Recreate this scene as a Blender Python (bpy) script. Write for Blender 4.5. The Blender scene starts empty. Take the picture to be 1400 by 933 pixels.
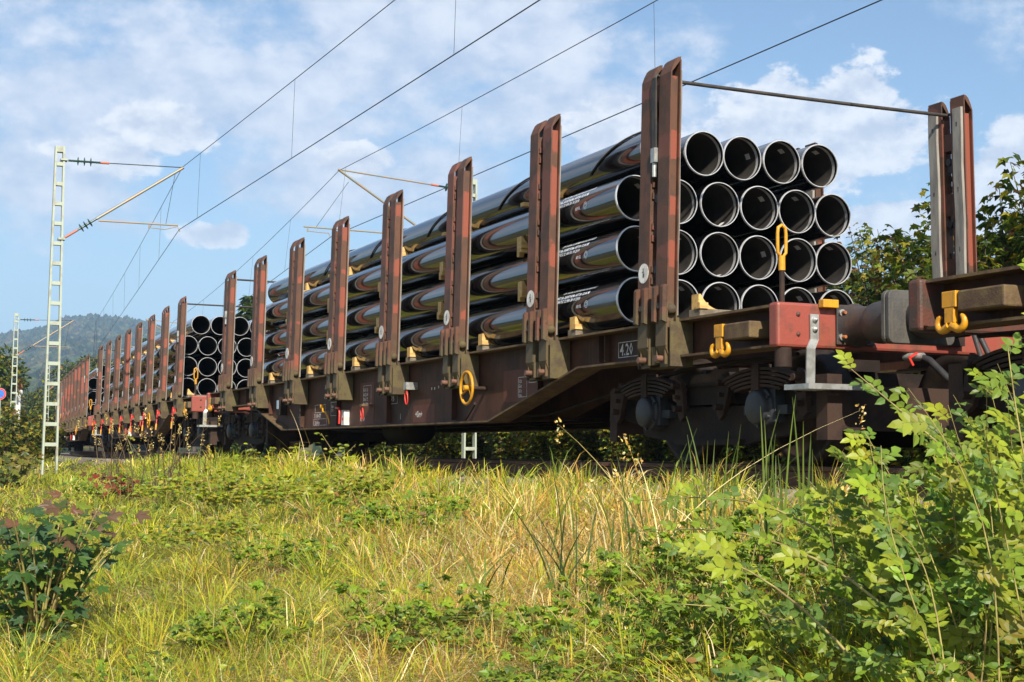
import bpy, math, random
import numpy as np
from mathutils import Vector, Matrix
R = math.radians
random.seed(7)
rng = np.random.default_rng(7)
sc = bpy.context.scene
C = sc.collection

# ------------------------------------------------------------------ camera
cam = bpy.data.cameras.new('camera')
camo = bpy.data.objects.new('camera', cam)
C.objects.link(camo)
YAW, PIT, ROL = 0.414, 0.0767, 0.0092
fwd = Vector((math.sin(YAW) * math.cos(PIT), math.cos(YAW) * math.cos(PIT), math.sin(PIT)))
right = Vector((math.cos(YAW), -math.sin(YAW), 0))
up = right.cross(fwd)
r2 = right * math.cos(ROL) + up * math.sin(ROL)
u2 = up * math.cos(ROL) - right * math.sin(ROL)
m = Matrix((r2, u2, -fwd)).transposed().to_4x4()
m.translation = Vector((0, 0, 0.08))
camo.matrix_world = m
cam.lens = 36 * 2000 / 1400
cam.sensor_width = 36
cam.clip_start = 0.1
cam.clip_end = 20000
sc.camera = camo

# ------------------------------------------------------------------ light
SUN_TO = Vector((-0.24, -1.0, 0.76)).normalized()
sl = bpy.data.lights.new('sun', 'SUN')
sl.energy = 5.0
sl.angle = R(0.5)
sl.color = (1.0, 0.93, 0.82)
so = bpy.data.objects.new('sun', sl)
C.objects.link(so)
so.rotation_euler = SUN_TO.to_track_quat('Z', 'Y').to_euler()

sc.view_settings.view_transform = 'Standard'
sc.view_settings.look = 'None'
sc.view_settings.exposure = 0.74
sc.view_settings.gamma = 1.0
sc.view_settings.use_curve_mapping = False

w = bpy.data.worlds.new('World')
sc.world = w
w.use_nodes = True


class NT:
    """small helper to write node trees compactly"""
    def __init__(s, tree):
        s.t = tree
        s.n = tree.nodes
        s.l = tree.links

    def node(s, typ, ins=None, **kw):
        nd = s.n.new(typ)
        for k, v in kw.items():
            setattr(nd, k, v)
        for k, v in (ins or {}).items():
            s.put(nd.inputs[k], v)
        return nd

    def put(s, sock, v):
        if isinstance(v, bpy.types.NodeSocket):
            s.l.new(v, sock)
        elif isinstance(v, bpy.types.Node):
            s.l.new(v.outputs[0], sock)
        else:
            sock.default_value = v

    def math(s, op, a, b=0.0, c=None, clamp=False):
        ins = {0: a, 1: b}
        if c is not None:
            ins[2] = c
        return s.node('ShaderNodeMath', ins, operation=op, use_clamp=clamp).outputs[0]

    def mix(s, fac, a, b, typ='MIX'):
        nd = s.n.new('ShaderNodeMix')
        nd.data_type = 'RGBA'
        nd.blend_type = typ
        for k, v in ((0, fac), (6, a), (7, b)):
            if isinstance(v, tuple) and len(v) == 3:
                v = (*v, 1)
            s.put(nd.inputs[k], v)
        return nd.outputs[2]

    def step(s, x, a, b):
        nd = s.n.new('ShaderNodeMapRange')
        nd.interpolation_type = 'SMOOTHSTEP'
        s.put(nd.inputs[0], x)
        nd.inputs[1].default_value = a
        nd.inputs[2].default_value = b
        return nd.outputs[0]

    def noise(s, vec, scale, detail=3.0, rough=0.55, **kw):
        return s.node('ShaderNodeTexNoise', {'Vector': vec, 'Scale': scale, 'Detail': detail, 'Roughness': rough}, **kw).outputs[0]


def build_world():
    t = NT(w.node_tree)
    t.n.clear()
    out = t.node('ShaderNodeOutputWorld')
    bg = t.node('ShaderNodeBackground')
    t.l.new(bg.outputs[0], out.inputs[0])
    sky = t.node('ShaderNodeTexSky', sky_type='NISHITA')
    sky.sun_disc = False
    sky.sun_elevation = math.asin(SUN_TO.z)
    sky.sun_rotation = R(193.5)
    sky.air_density = 1.0
    sky.dust_density = 1.2
    sky.ozone_density = 1.3
    co = t.node('ShaderNodeTexCoord').outputs['Generated']
    sep = t.node('ShaderNodeSeparateXYZ', {0: co})
    az = t.math('MULTIPLY', t.math('ARCTAN2', sep.outputs[0], sep.outputs[1]), 57.2958)
    el = t.math('MULTIPLY', t.math('ARCSINE', sep.outputs[2]), 57.2958)
    vec = t.node('ShaderNodeCombineXYZ', {0: az, 1: t.math('MULTIPLY', el, 1.5), 2: 0.0}).outputs[0]

    def blob(a, e, ra, re):
        x = t.math('DIVIDE', t.math('SUBTRACT', az, a), ra)
        y = t.math('DIVIDE', t.math('SUBTRACT', el, e), re)
        d = t.math('SQRT', t.math('ADD', t.math('MULTIPLY', x, x), t.math('MULTIPLY', y, y)))
        return t.math('SUBTRACT', 1.0, d)

    def union(lst):
        r = lst[0]
        for q in lst[1:]:
            r = t.math('MAXIMUM', r, q)
        return r
    big = t.noise(vec, 0.22, 6.0, 0.62)
    mid = t.noise(vec, 0.55, 7.0, 0.60)
    # high, thin sheet of cloud: mostly the left and middle of the view
    sheet = union([blob(10.0, 13.4, 11.0, 3.6), blob(5.0, 10.6, 6.5, 2.6), blob(20.0, 16.0, 11.0, 4.8),
                   blob(24.5, 13.6, 5.0, 2.4), blob(18.0, 10.7, 9.0, 1.8), blob(28.5, 12.4, 4.0, 3.0), blob(-25, 16, 14, 8), blob(62, 18, 15, 9),
                   blob(10, 34, 40, 10), blob(120, 30, 40, 14), blob(-110, 26, 50, 12), blob(180, 30, 40, 16)])
    sm = t.math('ADD', t.math('MULTIPLY', sheet, 0.62), t.math('MULTIPLY', t.math('SUBTRACT', big, 0.5), 2.3))
    sm = t.step(sm, -0.2, 0.42)
    # lumpy cumulus
    cum = union([blob(36.2, 12.2, 4.6, 2.6), blob(33.4, 12.2, 2.8, 2.2), blob(37.2, 13.4, 2.0, 1.9), blob(34.4, 13.3, 1.8, 1.6), blob(31.0, 11.2, 3.0, 2.0), blob(43.8, 10.4, 3.6, 2.6), blob(42.0, 9.2, 1.8, 1.2), blob(47, 12.0, 4, 3.5),
                 blob(11.7, 8.25, 1.3, .62), blob(12.6, 8.4, .8, .6), blob(9.8, 12.2, 2.4, 1.2), blob(7.9, 11.0, 2.6, 1.0), blob(17.5, 11.4, 1.8, .8), blob(27.6, 12.6, 2.4, 1.6),
                 blob(38.0, 8.9, 4.5, .9), blob(80, 14, 9, 5), blob(-16, 11, 6, 3), blob(-60, 14, 9, 4), blob(150, 16, 12, 4)])
    cm = t.math('ADD', t.math('MULTIPLY', cum, 1.0), t.math('MULTIPLY', t.math('SUBTRACT', mid, 0.52), 2.0))
    cm = t.step(cm, 0.02, 0.30)
    cm = t.math('MULTIPLY', cm, t.step(el, 1.5, 8.5))
    # the same lumps looked up a little higher give the lit tops and grey undersides
    v2 = t.node('ShaderNodeVectorMath', {0: vec, 1: (0.25, -0.9, 0.0)}, operation='ADD').outputs[0]
    lit = t.math('SUBTRACT', mid, t.noise(v2, 0.55, 7.0, 0.60))
    lit = t.step(lit, -0.22, 0.22)
    horizon = t.step(el, 12.0, -1.0)
    blue = t.mix(1.0, sky.outputs[0], (0.96, 1.04, 1.10), 'MULTIPLY')
    K = 10.0
    blue = t.mix(t.math('MULTIPLY', horizon, 0.55), blue, (0.40 * K, 0.56 * K, 0.73 * K))
    ccol = t.mix(lit, (0.50 * K, 0.55 * K, 0.66 * K), (0.80 * K, 0.81 * K, 0.84 * K))
    scol = t.mix(t.step(t.math('ADD', t.math('MULTIPLY', big, 0.5), t.math('MULTIPLY', mid, 0.5)), 0.36, 0.66), (0.40 * K, 0.48 * K, 0.63 * K), (0.68 * K, 0.71 * K, 0.78 * K))
    col = t.mix(t.math('MULTIPLY', sm, 0.9), blue, scol)
    col = t.mix(t.math('MULTIPLY', cm, 0.88), col, ccol)
    t.l.new(col, bg.inputs[0])
    bg.inputs[1].default_value = 0.082


build_world()

# ------------------------------------------------------------------ materials
MATS = {}


def mat(name, col, col2=None, rough=0.6, metal=0.0, scale=4.0, th=(0.42, 0.6), bump=0.0, bscale=60.0, spec=0.5,
        moss=None, streak=None, patches=None, attr=None, trans=0.0, coat=0.0, rough2=None, stretch=None, ior=None):
    mt = bpy.data.materials.new(name)
    mt.use_nodes = True
    t = NT(mt.node_tree)
    b = t.n['Principled BSDF']
    b.inputs['Roughness'].default_value = rough
    b.inputs['Metallic'].default_value = metal
    b.inputs['Specular IOR Level'].default_value = spec
    co = t.node('ShaderNodeTexCoord').outputs['Object']
    rnd = t.node('ShaderNodeObjectInfo').outputs['Random']
    off = t.node('ShaderNodeCombineXYZ', {0: t.math('MULTIPLY', rnd, 37.0), 1: t.math('MULTIPLY', rnd, 91.0), 2: t.math('MULTIPLY', rnd, 17.0)}).outputs[0]
    v = t.node('ShaderNodeVectorMath', {0: co, 1: off}, operation='ADD').outputs[0]
    if stretch:
        v = t.node('ShaderNodeVectorMath', {0: v, 1: stretch}, operation='MULTIPLY').outputs[0]
    c = (*col, 1)
    if attr:
        c = t.node('ShaderNodeAttribute', attribute_name=attr).outputs['Color']
    elif col2:
        n = t.noise(v, scale, 6.0, 0.62)
        fac = t.step(n, th[0], th[1])
        c = t.mix(fac, col, col2)
        if rough2 is not None:
            t.l.new(t.math('ADD', t.math('MULTIPLY', fac, rough2 - rough), rough), b.inputs['Roughness'])
    if patches:      # flat patches of fresh primer along the height
        pv = t.node('ShaderNodeVectorMath', {0: v, 1: (0.8, 0.8, 3.2)}, operation='MULTIPLY').outputs[0]
        n = t.noise(pv, 0.85, 1.2, 0.35)
        nn = t.noise(v, 14.0, 3.0, 0.5)
        s = t.step(t.math('ADD', n, t.math('MULTIPLY', nn, 0.08)), patches[1], patches[1] + 0.012)
        c = t.mix(s, c, patches[0])
    if streak:
        sv = t.node('ShaderNodeVectorMath', {0: v, 1: (9.0, 9.0, 0.7)}, operation='MULTIPLY').outputs[0]
        n = t.noise(sv, 3.0, 4.0, 0.6)
        c = t.mix(t.math('MULTIPLY', t.step(n, 0.5, 0.72), 0.7), c, streak)
    if moss:
        z = t.node('ShaderNodeSeparateXYZ', {0: co}).outputs[2]
        n = t.noise(v, 5.0, 5.0, 0.6)
        n2 = t.math('SUBTRACT', t.math('ADD', z, t.math('MULTIPLY', t.math('SUBTRACT', n, 0.5), 0.9)), moss[1])
        fac = t.step(n2, 0.12, -0.12)
        c = t.mix(t.math('MULTIPLY', fac, 0.85), c, moss[0])
    if isinstance(c, tuple):
        b.inputs['Base Color'].default_value = c
    else:
        t.l.new(c, b.inputs['Base Color'])
    if bump:
        bn = t.node('ShaderNodeBump', {'Strength': bump, 'Distance': 0.01, 'Height': t.noise(v, bscale, 4.0, 0.6)})
        t.l.new(bn.outputs[0], b.inputs['Normal'])
    if ior:
        b.inputs['IOR'].default_value = ior
    if coat:
        b.inputs['Coat Weight'].default_value = coat
    if trans:
        tr = t.node('ShaderNodeBsdfTranslucent')
        t.put(tr.inputs[0], c)
        ms = t.node('ShaderNodeMixShader', {0: trans})
        t.l.new(b.outputs[0], ms.inputs[1])
        t.l.new(tr.outputs[0], ms.inputs[2])
        t.l.new(ms.outputs[0], t.n['Material Output'].inputs[0])
    MATS[name] = mt
    return mt


MOSS = (0.085, 0.064, 0.027)
mat('stake_steel', (0.098, 0.039, 0.018), (0.058, 0.028, 0.014), 0.62, scale=5, bump=0.35, patches=((0.135, 0.046, 0.026), 0.62),
    streak=(0.13, 0.042, 0.018), moss=(MOSS, 1.28))
mat('stake_web', (0.105, 0.042, 0.020), (0.070, 0.034, 0.019), 0.6, scale=3, bump=0.3, patches=((0.23, 0.056, 0.028), 0.58), moss=(MOSS, 1.35))
mat('moss_steel', (0.10, 0.078, 0.030), (0.065, 0.045, 0.024), 0.85, scale=7, bump=0.5, streak=(0.09, 0.05, 0.02))
mat('frame_brown', (0.078, 0.031, 0.018), (0.046, 0.021, 0.013), 0.65, spec=0.25, scale=2.2, bump=0.15, streak=(0.075, 0.045, 0.024))
mat('frame_patch', (0.125, 0.043, 0.027), (0.10, 0.038, 0.024), 0.6, spec=0.25, scale=6)
mat('flange', (0.135, 0.090, 0.036), (0.085, 0.045, 0.024), 0.75, scale=6, th=(0.4, 0.62), bump=0.4)
mat('head_red', (0.27, 0.058, 0.038), (0.16, 0.05, 0.033), 0.5, scale=5, th=(0.52, 0.68), bump=0.25, bscale=45, streak=(0.20, 0.085, 0.04))
mat('head_rust', (0.105, 0.034, 0.020), (0.06, 0.035, 0.024), 0.6, scale=7, bump=0.4)
mat('yellow_paint', (0.62, 0.28, 0.008), (0.30, 0.14, 0.015), 0.45, scale=9, th=(.5, .75), bump=0.25, streak=(0.32, 0.15, 0.03))
mat('red_paint', (0.60, 0.035, 0.02), (0.45, 0.03, 0.02), 0.4, scale=9)
mat('white_paint', (0.74, 0.72, 0.67), (0.52, 0.49, 0.45), 0.6, scale=12)
mat('letter_white', (0.66, 0.62, 0.57), (0.42, 0.36, 0.32), 0.7, scale=18)
mat('pipe_print', (0.80, 0.82, 0.86), (0.55, 0.58, 0.63), 0.6, scale=30)
mat('dark_mark', (0.03, 0.03, 0.03), (0.12, 0.11, 0.1), 0.7, scale=25)
mat('galvanised', (0.46, 0.46, 0.43), (0.33, 0.33, 0.30), 0.42, 0.55, scale=11, bump=0.15)
mat('bolt_rust', (0.38, 0.12, 0.03), (0.16, 0.06, 0.03), 0.6, scale=20)
mat('bolt_brown', (0.16, 0.075, 0.045), (0.10, 0.05, 0.03), 0.6, scale=20)
mat('buffer_steel', (0.034, 0.031, 0.030), (0.065, 0.040, 0.028), 0.5, 0.0, scale=4, bump=0.3, streak=(0.06, 0.05, 0.042))
mat('buffer_face', (0.085, 0.078, 0.066), (0.060, 0.055, 0.050), 0.62, scale=4, bump=0.35, streak=(0.12, 0.10, 0.055))
mat('bogie_steel', (0.014, 0.009, 0.007), (0.026, 0.016, 0.011), 0.75, spec=0.25, scale=3, bump=0.3)
mat('bogie_brown', (0.050, 0.028, 0.019), (0.026, 0.016, 0.012), 0.75, spec=0.25, scale=3, bump=0.3)
mat('axle_cap', (0.035, 0.038, 0.043), (0.024, 0.025, 0.028), 0.55, scale=6)
mat('wheel_steel', (0.03, 0.021, 0.016), (0.05, 0.034, 0.024), 0.55, 0.4, scale=5)
mat('pad_wood', (0.30, 0.275, 0.235), (0.17, 0.155, 0.135), 0.8, scale=3, stretch=(5, 5, 0.9), bump=0.4, th=(0.35, 0.7))
mat('old_timber', (0.20, 0.165, 0.115), (0.12, 0.095, 0.065), 0.85, scale=8, bump=0.4)
mat('new_timber', (0.62, 0.40, 0.14), (0.50, 0.29, 0.09), 0.65, scale=3, stretch=(1, 8, 8), bump=0.2)
mat('pipe_black', (0.0042, 0.0044, 0.0058), (0.020, 0.019, 0.019), 0.09, scale=1.6, th=(.50, .82), stretch=(3, 0.5, 3), rough2=0.34, bump=0.012, bscale=7, spec=0.8, coat=0.2, ior=1.85)
mat('pipe_inside', (0.030, 0.027, 0.025), (0.048, 0.042, 0.036), 0.5, scale=5, spec=0.4)
mat('pipe_rim', (0.66, 0.65, 0.64), (0.42, 0.40, 0.37), 0.36, 0.4, scale=9, th=(.45, .7))
mat('sticker', (0.72, 0.71, 0.68), (0.58, 0.57, 0.54), 0.5, scale=30)
mat('rubber', (0.018, 0.018, 0.02), (0.03, 0.028, 0.026), 0.55, scale=10)
mat('strap', (0.028, 0.024, 0.020), (0.05, 0.04, 0.03), 0.6, scale=10)
mat('mast_paint', (0.36, 0.40, 0.31), (0.28, 0.27, 0.20), 0.55, scale=3, th=(0.5, 0.66), bump=0.1)
mat('arm_tube', (0.36, 0.25, 0.14), (0.26, 0.26, 0.2), 0.5, 0.3, scale=3)
mat('insulator', (0.012, 0.05, 0.035), (0.02, 0.04, 0.03), 0.25, scale=3)
mat('insulator_end', (0.45, 0.13, 0.07), None, 0.5)
mat('wire', (0.035, 0.045, 0.045), None, 0.5, 0.5)
mat('concrete', (0.42, 0.40, 0.35), (0.30, 0.28, 0.23), 0.9, scale=9, bump=0.3)
mat('rail_rust', (0.15, 0.066, 0.032), (0.10, 0.05, 0.03), 0.75, scale=8, bump=0.3)
mat('rail_head', (0.30, 0.26, 0.22), (0.18, 0.12, 0.08), 0.35, 0.7, scale=6, stretch=(1, .2, 1))
mat('ballast', (0.20, 0.165, 0.125), (0.11, 0.085, 0.062), 0.95, scale=14, bump=1.0, bscale=18)
mat('stone', (0.23, 0.185, 0.14), (0.13, 0.10, 0.075), 0.95, scale=9)
mat('sleeper', (0.17, 0.145, 0.115), (0.11, 0.09, 0.07), 0.9, scale=6, bump=0.3)
mat('sign_blue', (0.02, 0.16, 0.55), None, 0.4)
mat('sign_red', (0.62, 0.03, 0.03), None, 0.4)
mat('label_blue', (0.40, 0.50, 0.62), None, 0.4)
mat('bark', (0.10, 0.075, 0.05), (0.06, 0.045, 0.03), 0.9, scale=14, bump=0.4)
mat('stem_green', (0.36, 0.31, 0.09), (0.22, 0.16, 0.06), 0.7, scale=12)
mat('foliage', (0, 0, 0), rough=0.45, attr='Col', trans=0.46, spec=0.45)
mat('matt_foliage', (0, 0, 0), rough=0.7, attr='Col', trans=0.25, spec=0.25)
mat('grass', (0, 0, 0), rough=0.6, attr='Col', trans=0.36, spec=0.35)


def ground_mat():
    mt = bpy.data.materials.new('ground')
    mt.use_nodes = True
    t = NT(mt.node_tree)
    b = t.n['Principled BSDF']
    b.inputs['Roughness'].default_value = 0.95
    co = t.node('ShaderNodeTexCoord').outputs['Object']
    a = t.noise(co, 0.6, 6.0, 0.65)
    f = t.noise(co, 14.0, 6.0, 0.7)
    fa = t.noise(co, 0.012, 6.0, 0.7)
    c = t.mix(t.step(a, 0.4, 0.6), (0.085, 0.078, 0.020), (0.16, 0.125, 0.045))
    c = t.mix(t.step(f, 0.35, 0.7), c, (0.055, 0.046, 0.018))
    c = t.mix(t.math('MULTIPLY', t.step(fa, 0.42, 0.58), 0.6), c, (0.05, 0.075, 0.02))
    t.l.new(c, b.inputs['Base Color'])
    bn = t.node('ShaderNodeBump', {'Strength': 0.8, 'Distance': 0.05, 'Height': t.noise(co, 20.0, 5.0, 0.7)})
    t.l.new(bn.outputs[0], b.inputs['Normal'])
    MATS['ground'] = mt


ground_mat()

# ------------------------------------------------------------------ mesh helpers


class MB:
    def __init__(s):
        s.v = []
        s.f = []
        s.mi = []
        s.sm = []
        s.mats = []
        s.cur = 0

    def use(s, name):
        if name not in s.mats:
            s.mats.append(name)
        s.cur = s.mats.index(name)
        return s

    def add(s, vs, fs, smooth=False):
        o = len(s.v)
        s.v += [tuple(p) for p in vs]
        for f in fs:
            s.f.append([i + o for i in f])
            s.mi.append(s.cur)
            s.sm.append(smooth)
        return s

    def box(s, x0, x1, y0, y1, z0, z1):
        if x0 > x1: x0, x1 = x1, x0
        if y0 > y1: y0, y1 = y1, y0
        if z0 > z1: z0, z1 = z1, z0
        v = [(x, y, z) for z in (z0, z1) for x, y in ((x0, y0), (x1, y0), (x1, y1), (x0, y1))]
        return s.add(v, [(3, 2, 1, 0), (4, 5, 6, 7), (0, 1, 5, 4), (1, 2, 6, 5), (2, 3, 7, 6), (3, 0, 4, 7)])

    def obox(s, p, q, wd, ht, upv=(0, 0, 1)):
        p, q = Vector(p), Vector(q)
        d = (q - p).normalized()
        a = d.cross(Vector(upv)).normalized() * wd / 2
        b = a.cross(d).normalized() * ht / 2
        v = [e + i * a + j * b for e in (p, q) for i, j in ((-1, -1), (1, -1), (1, 1), (-1, 1))]
        return s.add(v, [(0, 1, 2, 3), (7, 6, 5, 4), (4, 5, 1, 0), (5, 6, 2, 1), (6, 7, 3, 2), (7, 4, 0, 3)])

    def prism(s, poly, axis, a, b):
        """poly: 2-D points in the two remaining axes (x,y,z order), extruded a..b along axis"""
        def mk(p, t):
            return {'x': (t, p[0], p[1]), 'y': (p[0], t, p[1]), 'z': (p[0], p[1], t)}[axis]
        n = len(poly)
        v = [mk(p, a) for p in poly] + [mk(p, b) for p in poly]
        ar = sum(poly[i][0] * poly[(i + 1) % n][1] - poly[(i + 1) % n][0] * poly[i][1] for i in range(n))
        flip = (ar > 0) ^ (axis == 'y') ^ (b < a)
        f = [tuple(range(n - 1, -1, -1)), tuple(range(n, 2 * n))] + [(i, (i + 1) % n, (i + 1) % n + n, i + n) for i in range(n)]
        if not flip:
            f = [tuple(reversed(q)) for q in f]
        return s.add(v, f)

    def tube(s, path, r, n=8, smooth=True, closed=False, caps=True):
        P = [Vector(p) for p in path]
        k = len(P)
        rs = r if isinstance(r, (list, tuple)) else [r] * k
        v = []
        prev = None
        for i in range(k):
            if closed:
                d = (P[(i + 1) % k] - P[i - 1]).normalized()
            else:
                d = (P[min(i + 1, k - 1)] - P[max(i - 1, 0)]).normalized()
            if prev is None:
                a = d.cross(Vector((0, 0, 1)))
                if a.length < 1e-3:
                    a = d.cross(Vector((1, 0, 0)))
                a.normalize()
            else:
                a = (prev - d * prev.dot(d))
                a.normalize()
            prev = a
            b = d.cross(a)
            for j in range(n):
                t = 2 * math.pi * j / n
                v.append(P[i] + (a * math.cos(t) + b * math.sin(t)) * rs[i])
        f = []
        for i in range(k if closed else k - 1):
            for j in range(n):
                a0 = i * n + j
                a1 = i * n + (j + 1) % n
                i2 = (i + 1) % k
                f.append((a0, a1, i2 * n + (j + 1) % n, i2 * n + j))
        s.add(v, f, smooth)
        if not closed and caps:
            s.add([v[j] for j in range(n)], [tuple(range(n - 1, -1, -1))])
            s.add([v[(k - 1) * n + j] for j in range(n)], [tuple(range(n))])
        return s

    def cyl(s, p, q, r, n=12, r2=None):
        return s.tube([p, q], [r, r if r2 is None else r2], n)

    def lathe(s, prof, axis='y', n=24, c=(0, 0, 0), smooth=True):
        """prof: (radius, position along axis)"""
        v = []
        for r, t in prof:
            for j in range(n):
                a = 2 * math.pi * j / n
                p, q = r * math.cos(a), r * math.sin(a)
                v.append({'x': (c[0] + t, c[1] + p, c[2] + q), 'y': (c[0] + p, c[1] + t, c[2] + q), 'z': (c[0] + p, c[1] + q, c[2] + t)}[axis])
        f = []
        for i in range(len(prof) - 1):
            for j in range(n):
                q = (i * n + j, i * n + (j + 1) % n, (i + 1) * n + (j + 1) % n, (i + 1) * n + j)
                f.append(q if axis != 'y' else tuple(reversed(q)))
        return s.add(v, f, smooth)

    def mesh(s, name):
        me = bpy.data.meshes.new(name)
        me.from_pydata(s.v, [], s.f)
        for n in s.mats:
            me.materials.append(MATS[n])
        me.polygons.foreach_set('material_index', s.mi)
        me.polygons.foreach_set('use_smooth', s.sm)
        me.update()
        return me

    def obj(s, name, parent=None, loc=None, bevel=0.0):
        me = s.mesh(name)
        o = bpy.data.objects.new(name, me)
        C.objects.link(o)
        if loc is not None:
            o.location = loc
        if parent:
            o.parent = parent
        if bevel:
            md = o.modifiers.new('bevel', 'BEVEL')
            md.width = bevel
            md.segments = 2
            md.limit_method = 'ANGLE'
            md.angle_limit = R(40)
        return o


def M_(name=None):
    b = MB()
    if name:
        b.use(name)
    return b


def tag(o, label=None, cat=None, group=None, kind=None):
    if label: o['label'] = label
    if cat: o['category'] = cat
    if group: o['group'] = group
    if kind: o['kind'] = kind
    return o


def empty(name, loc=(0, 0, 0), rz=0.0, parent=None):
    o = bpy.data.objects.new(name, None)
    C.objects.link(o)
    o.location = loc
    o.rotation_euler = (0, 0, rz)
    o.empty_display_size = 0.2
    if parent:
        o.parent = parent
    return o


KIDS = {}


def copy_tree(o, parent=None):
    c = o.copy()
    C.objects.link(c)
    if parent is not None:
        c.parent = parent
    for ch in list(o.children):
        copy_tree(ch, c)
    return c


def np_mesh(name, verts, faces_flat, starts, totals, mats, cols=None, smooth=False):
    me = bpy.data.meshes.new(name)
    me.vertices.add(len(verts))
    me.vertices.foreach_set('co', np.ascontiguousarray(verts, dtype=np.float32).ravel())
    me.loops.add(len(faces_flat))
    me.loops.foreach_set('vertex_index', np.ascontiguousarray(faces_flat, dtype=np.int32))
    me.polygons.add(len(starts))
    me.polygons.foreach_set('loop_start', np.ascontiguousarray(starts, dtype=np.int32))
    me.polygons.foreach_set('loop_total', np.ascontiguousarray(totals, dtype=np.int32))
    me.polygons.foreach_set('use_smooth', np.full(len(starts), smooth))
    for m_ in mats:
        me.materials.append(MATS[m_])
    if cols is not None:
        at = me.color_attributes.new('Col', 'FLOAT_COLOR', 'POINT')
        c4 = np.ones((len(verts), 4), dtype=np.float32)
        c4[:, :3] = cols
        at.data.foreach_set('color', c4.ravel())
    me.update()
    me.validate()
    return me


def text_mesh(body, size, bold=0.0):
    cu = bpy.data.curves.new('t', 'FONT')
    cu.body = body
    cu.size = size
    cu.offset = bold
    cu.resolution_u = 1
    o = bpy.data.objects.new('t', cu)
    C.objects.link(o)
    dg = bpy.context.evaluated_depsgraph_get()
    me = bpy.data.meshes.new_from_object(o.evaluated_get(dg))
    bpy.data.objects.remove(o)
    vs = [tuple(v.co) for v in me.vertices]
    fs = [tuple(p.vertices) for p in me.polygons]
    bpy.data.meshes.remove(me)
    return vs, fs


# ------------------------------------------------------------------ the line of the track
TX = 7.545        # centre of the near track
YC = 18.62        # centre of the wagon in front
WL = 20.94        # length of a wagon over its buffers


def off(Y):
    d = max(0.0, Y - 18.4)
    return d * d / 1200.0 if d < 160 else 160 * 160 / 1200 + (d - 160) * 0.2667


def slope(Y):
    return min(max(0.0, Y - 18.4), 160) / 600.0


def gz(u, Y=0.0):
    """ground height at u = distance across the line (already without the curve)"""
    if u < 5.0:
        z = -0.38 - 0.147 * (5.0 - u)
        if u < -3:
            z = -0.38 - 0.147 * 8 - 0.02 * (-3 - u)
        z = max(z, -2.2)
    elif u < 5.7:
        z = -0.38 + (u - 5.0) / 0.7 * 0.16
    elif u < 13.6:
        z = -0.22 - 0.04 * min(1, max(0, (u - 9) / 1.5))
    elif u < 14.6:
        z = -0.26 - (u - 13.6) * 0.2
    else:
        z = -0.46
    z += 0.035 * math.sin(u * 2.1 + Y * 0.9) * math.sin(Y * 0.53 + 1.0) * (1 if u < 5 else 0.2)
    return z


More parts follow.
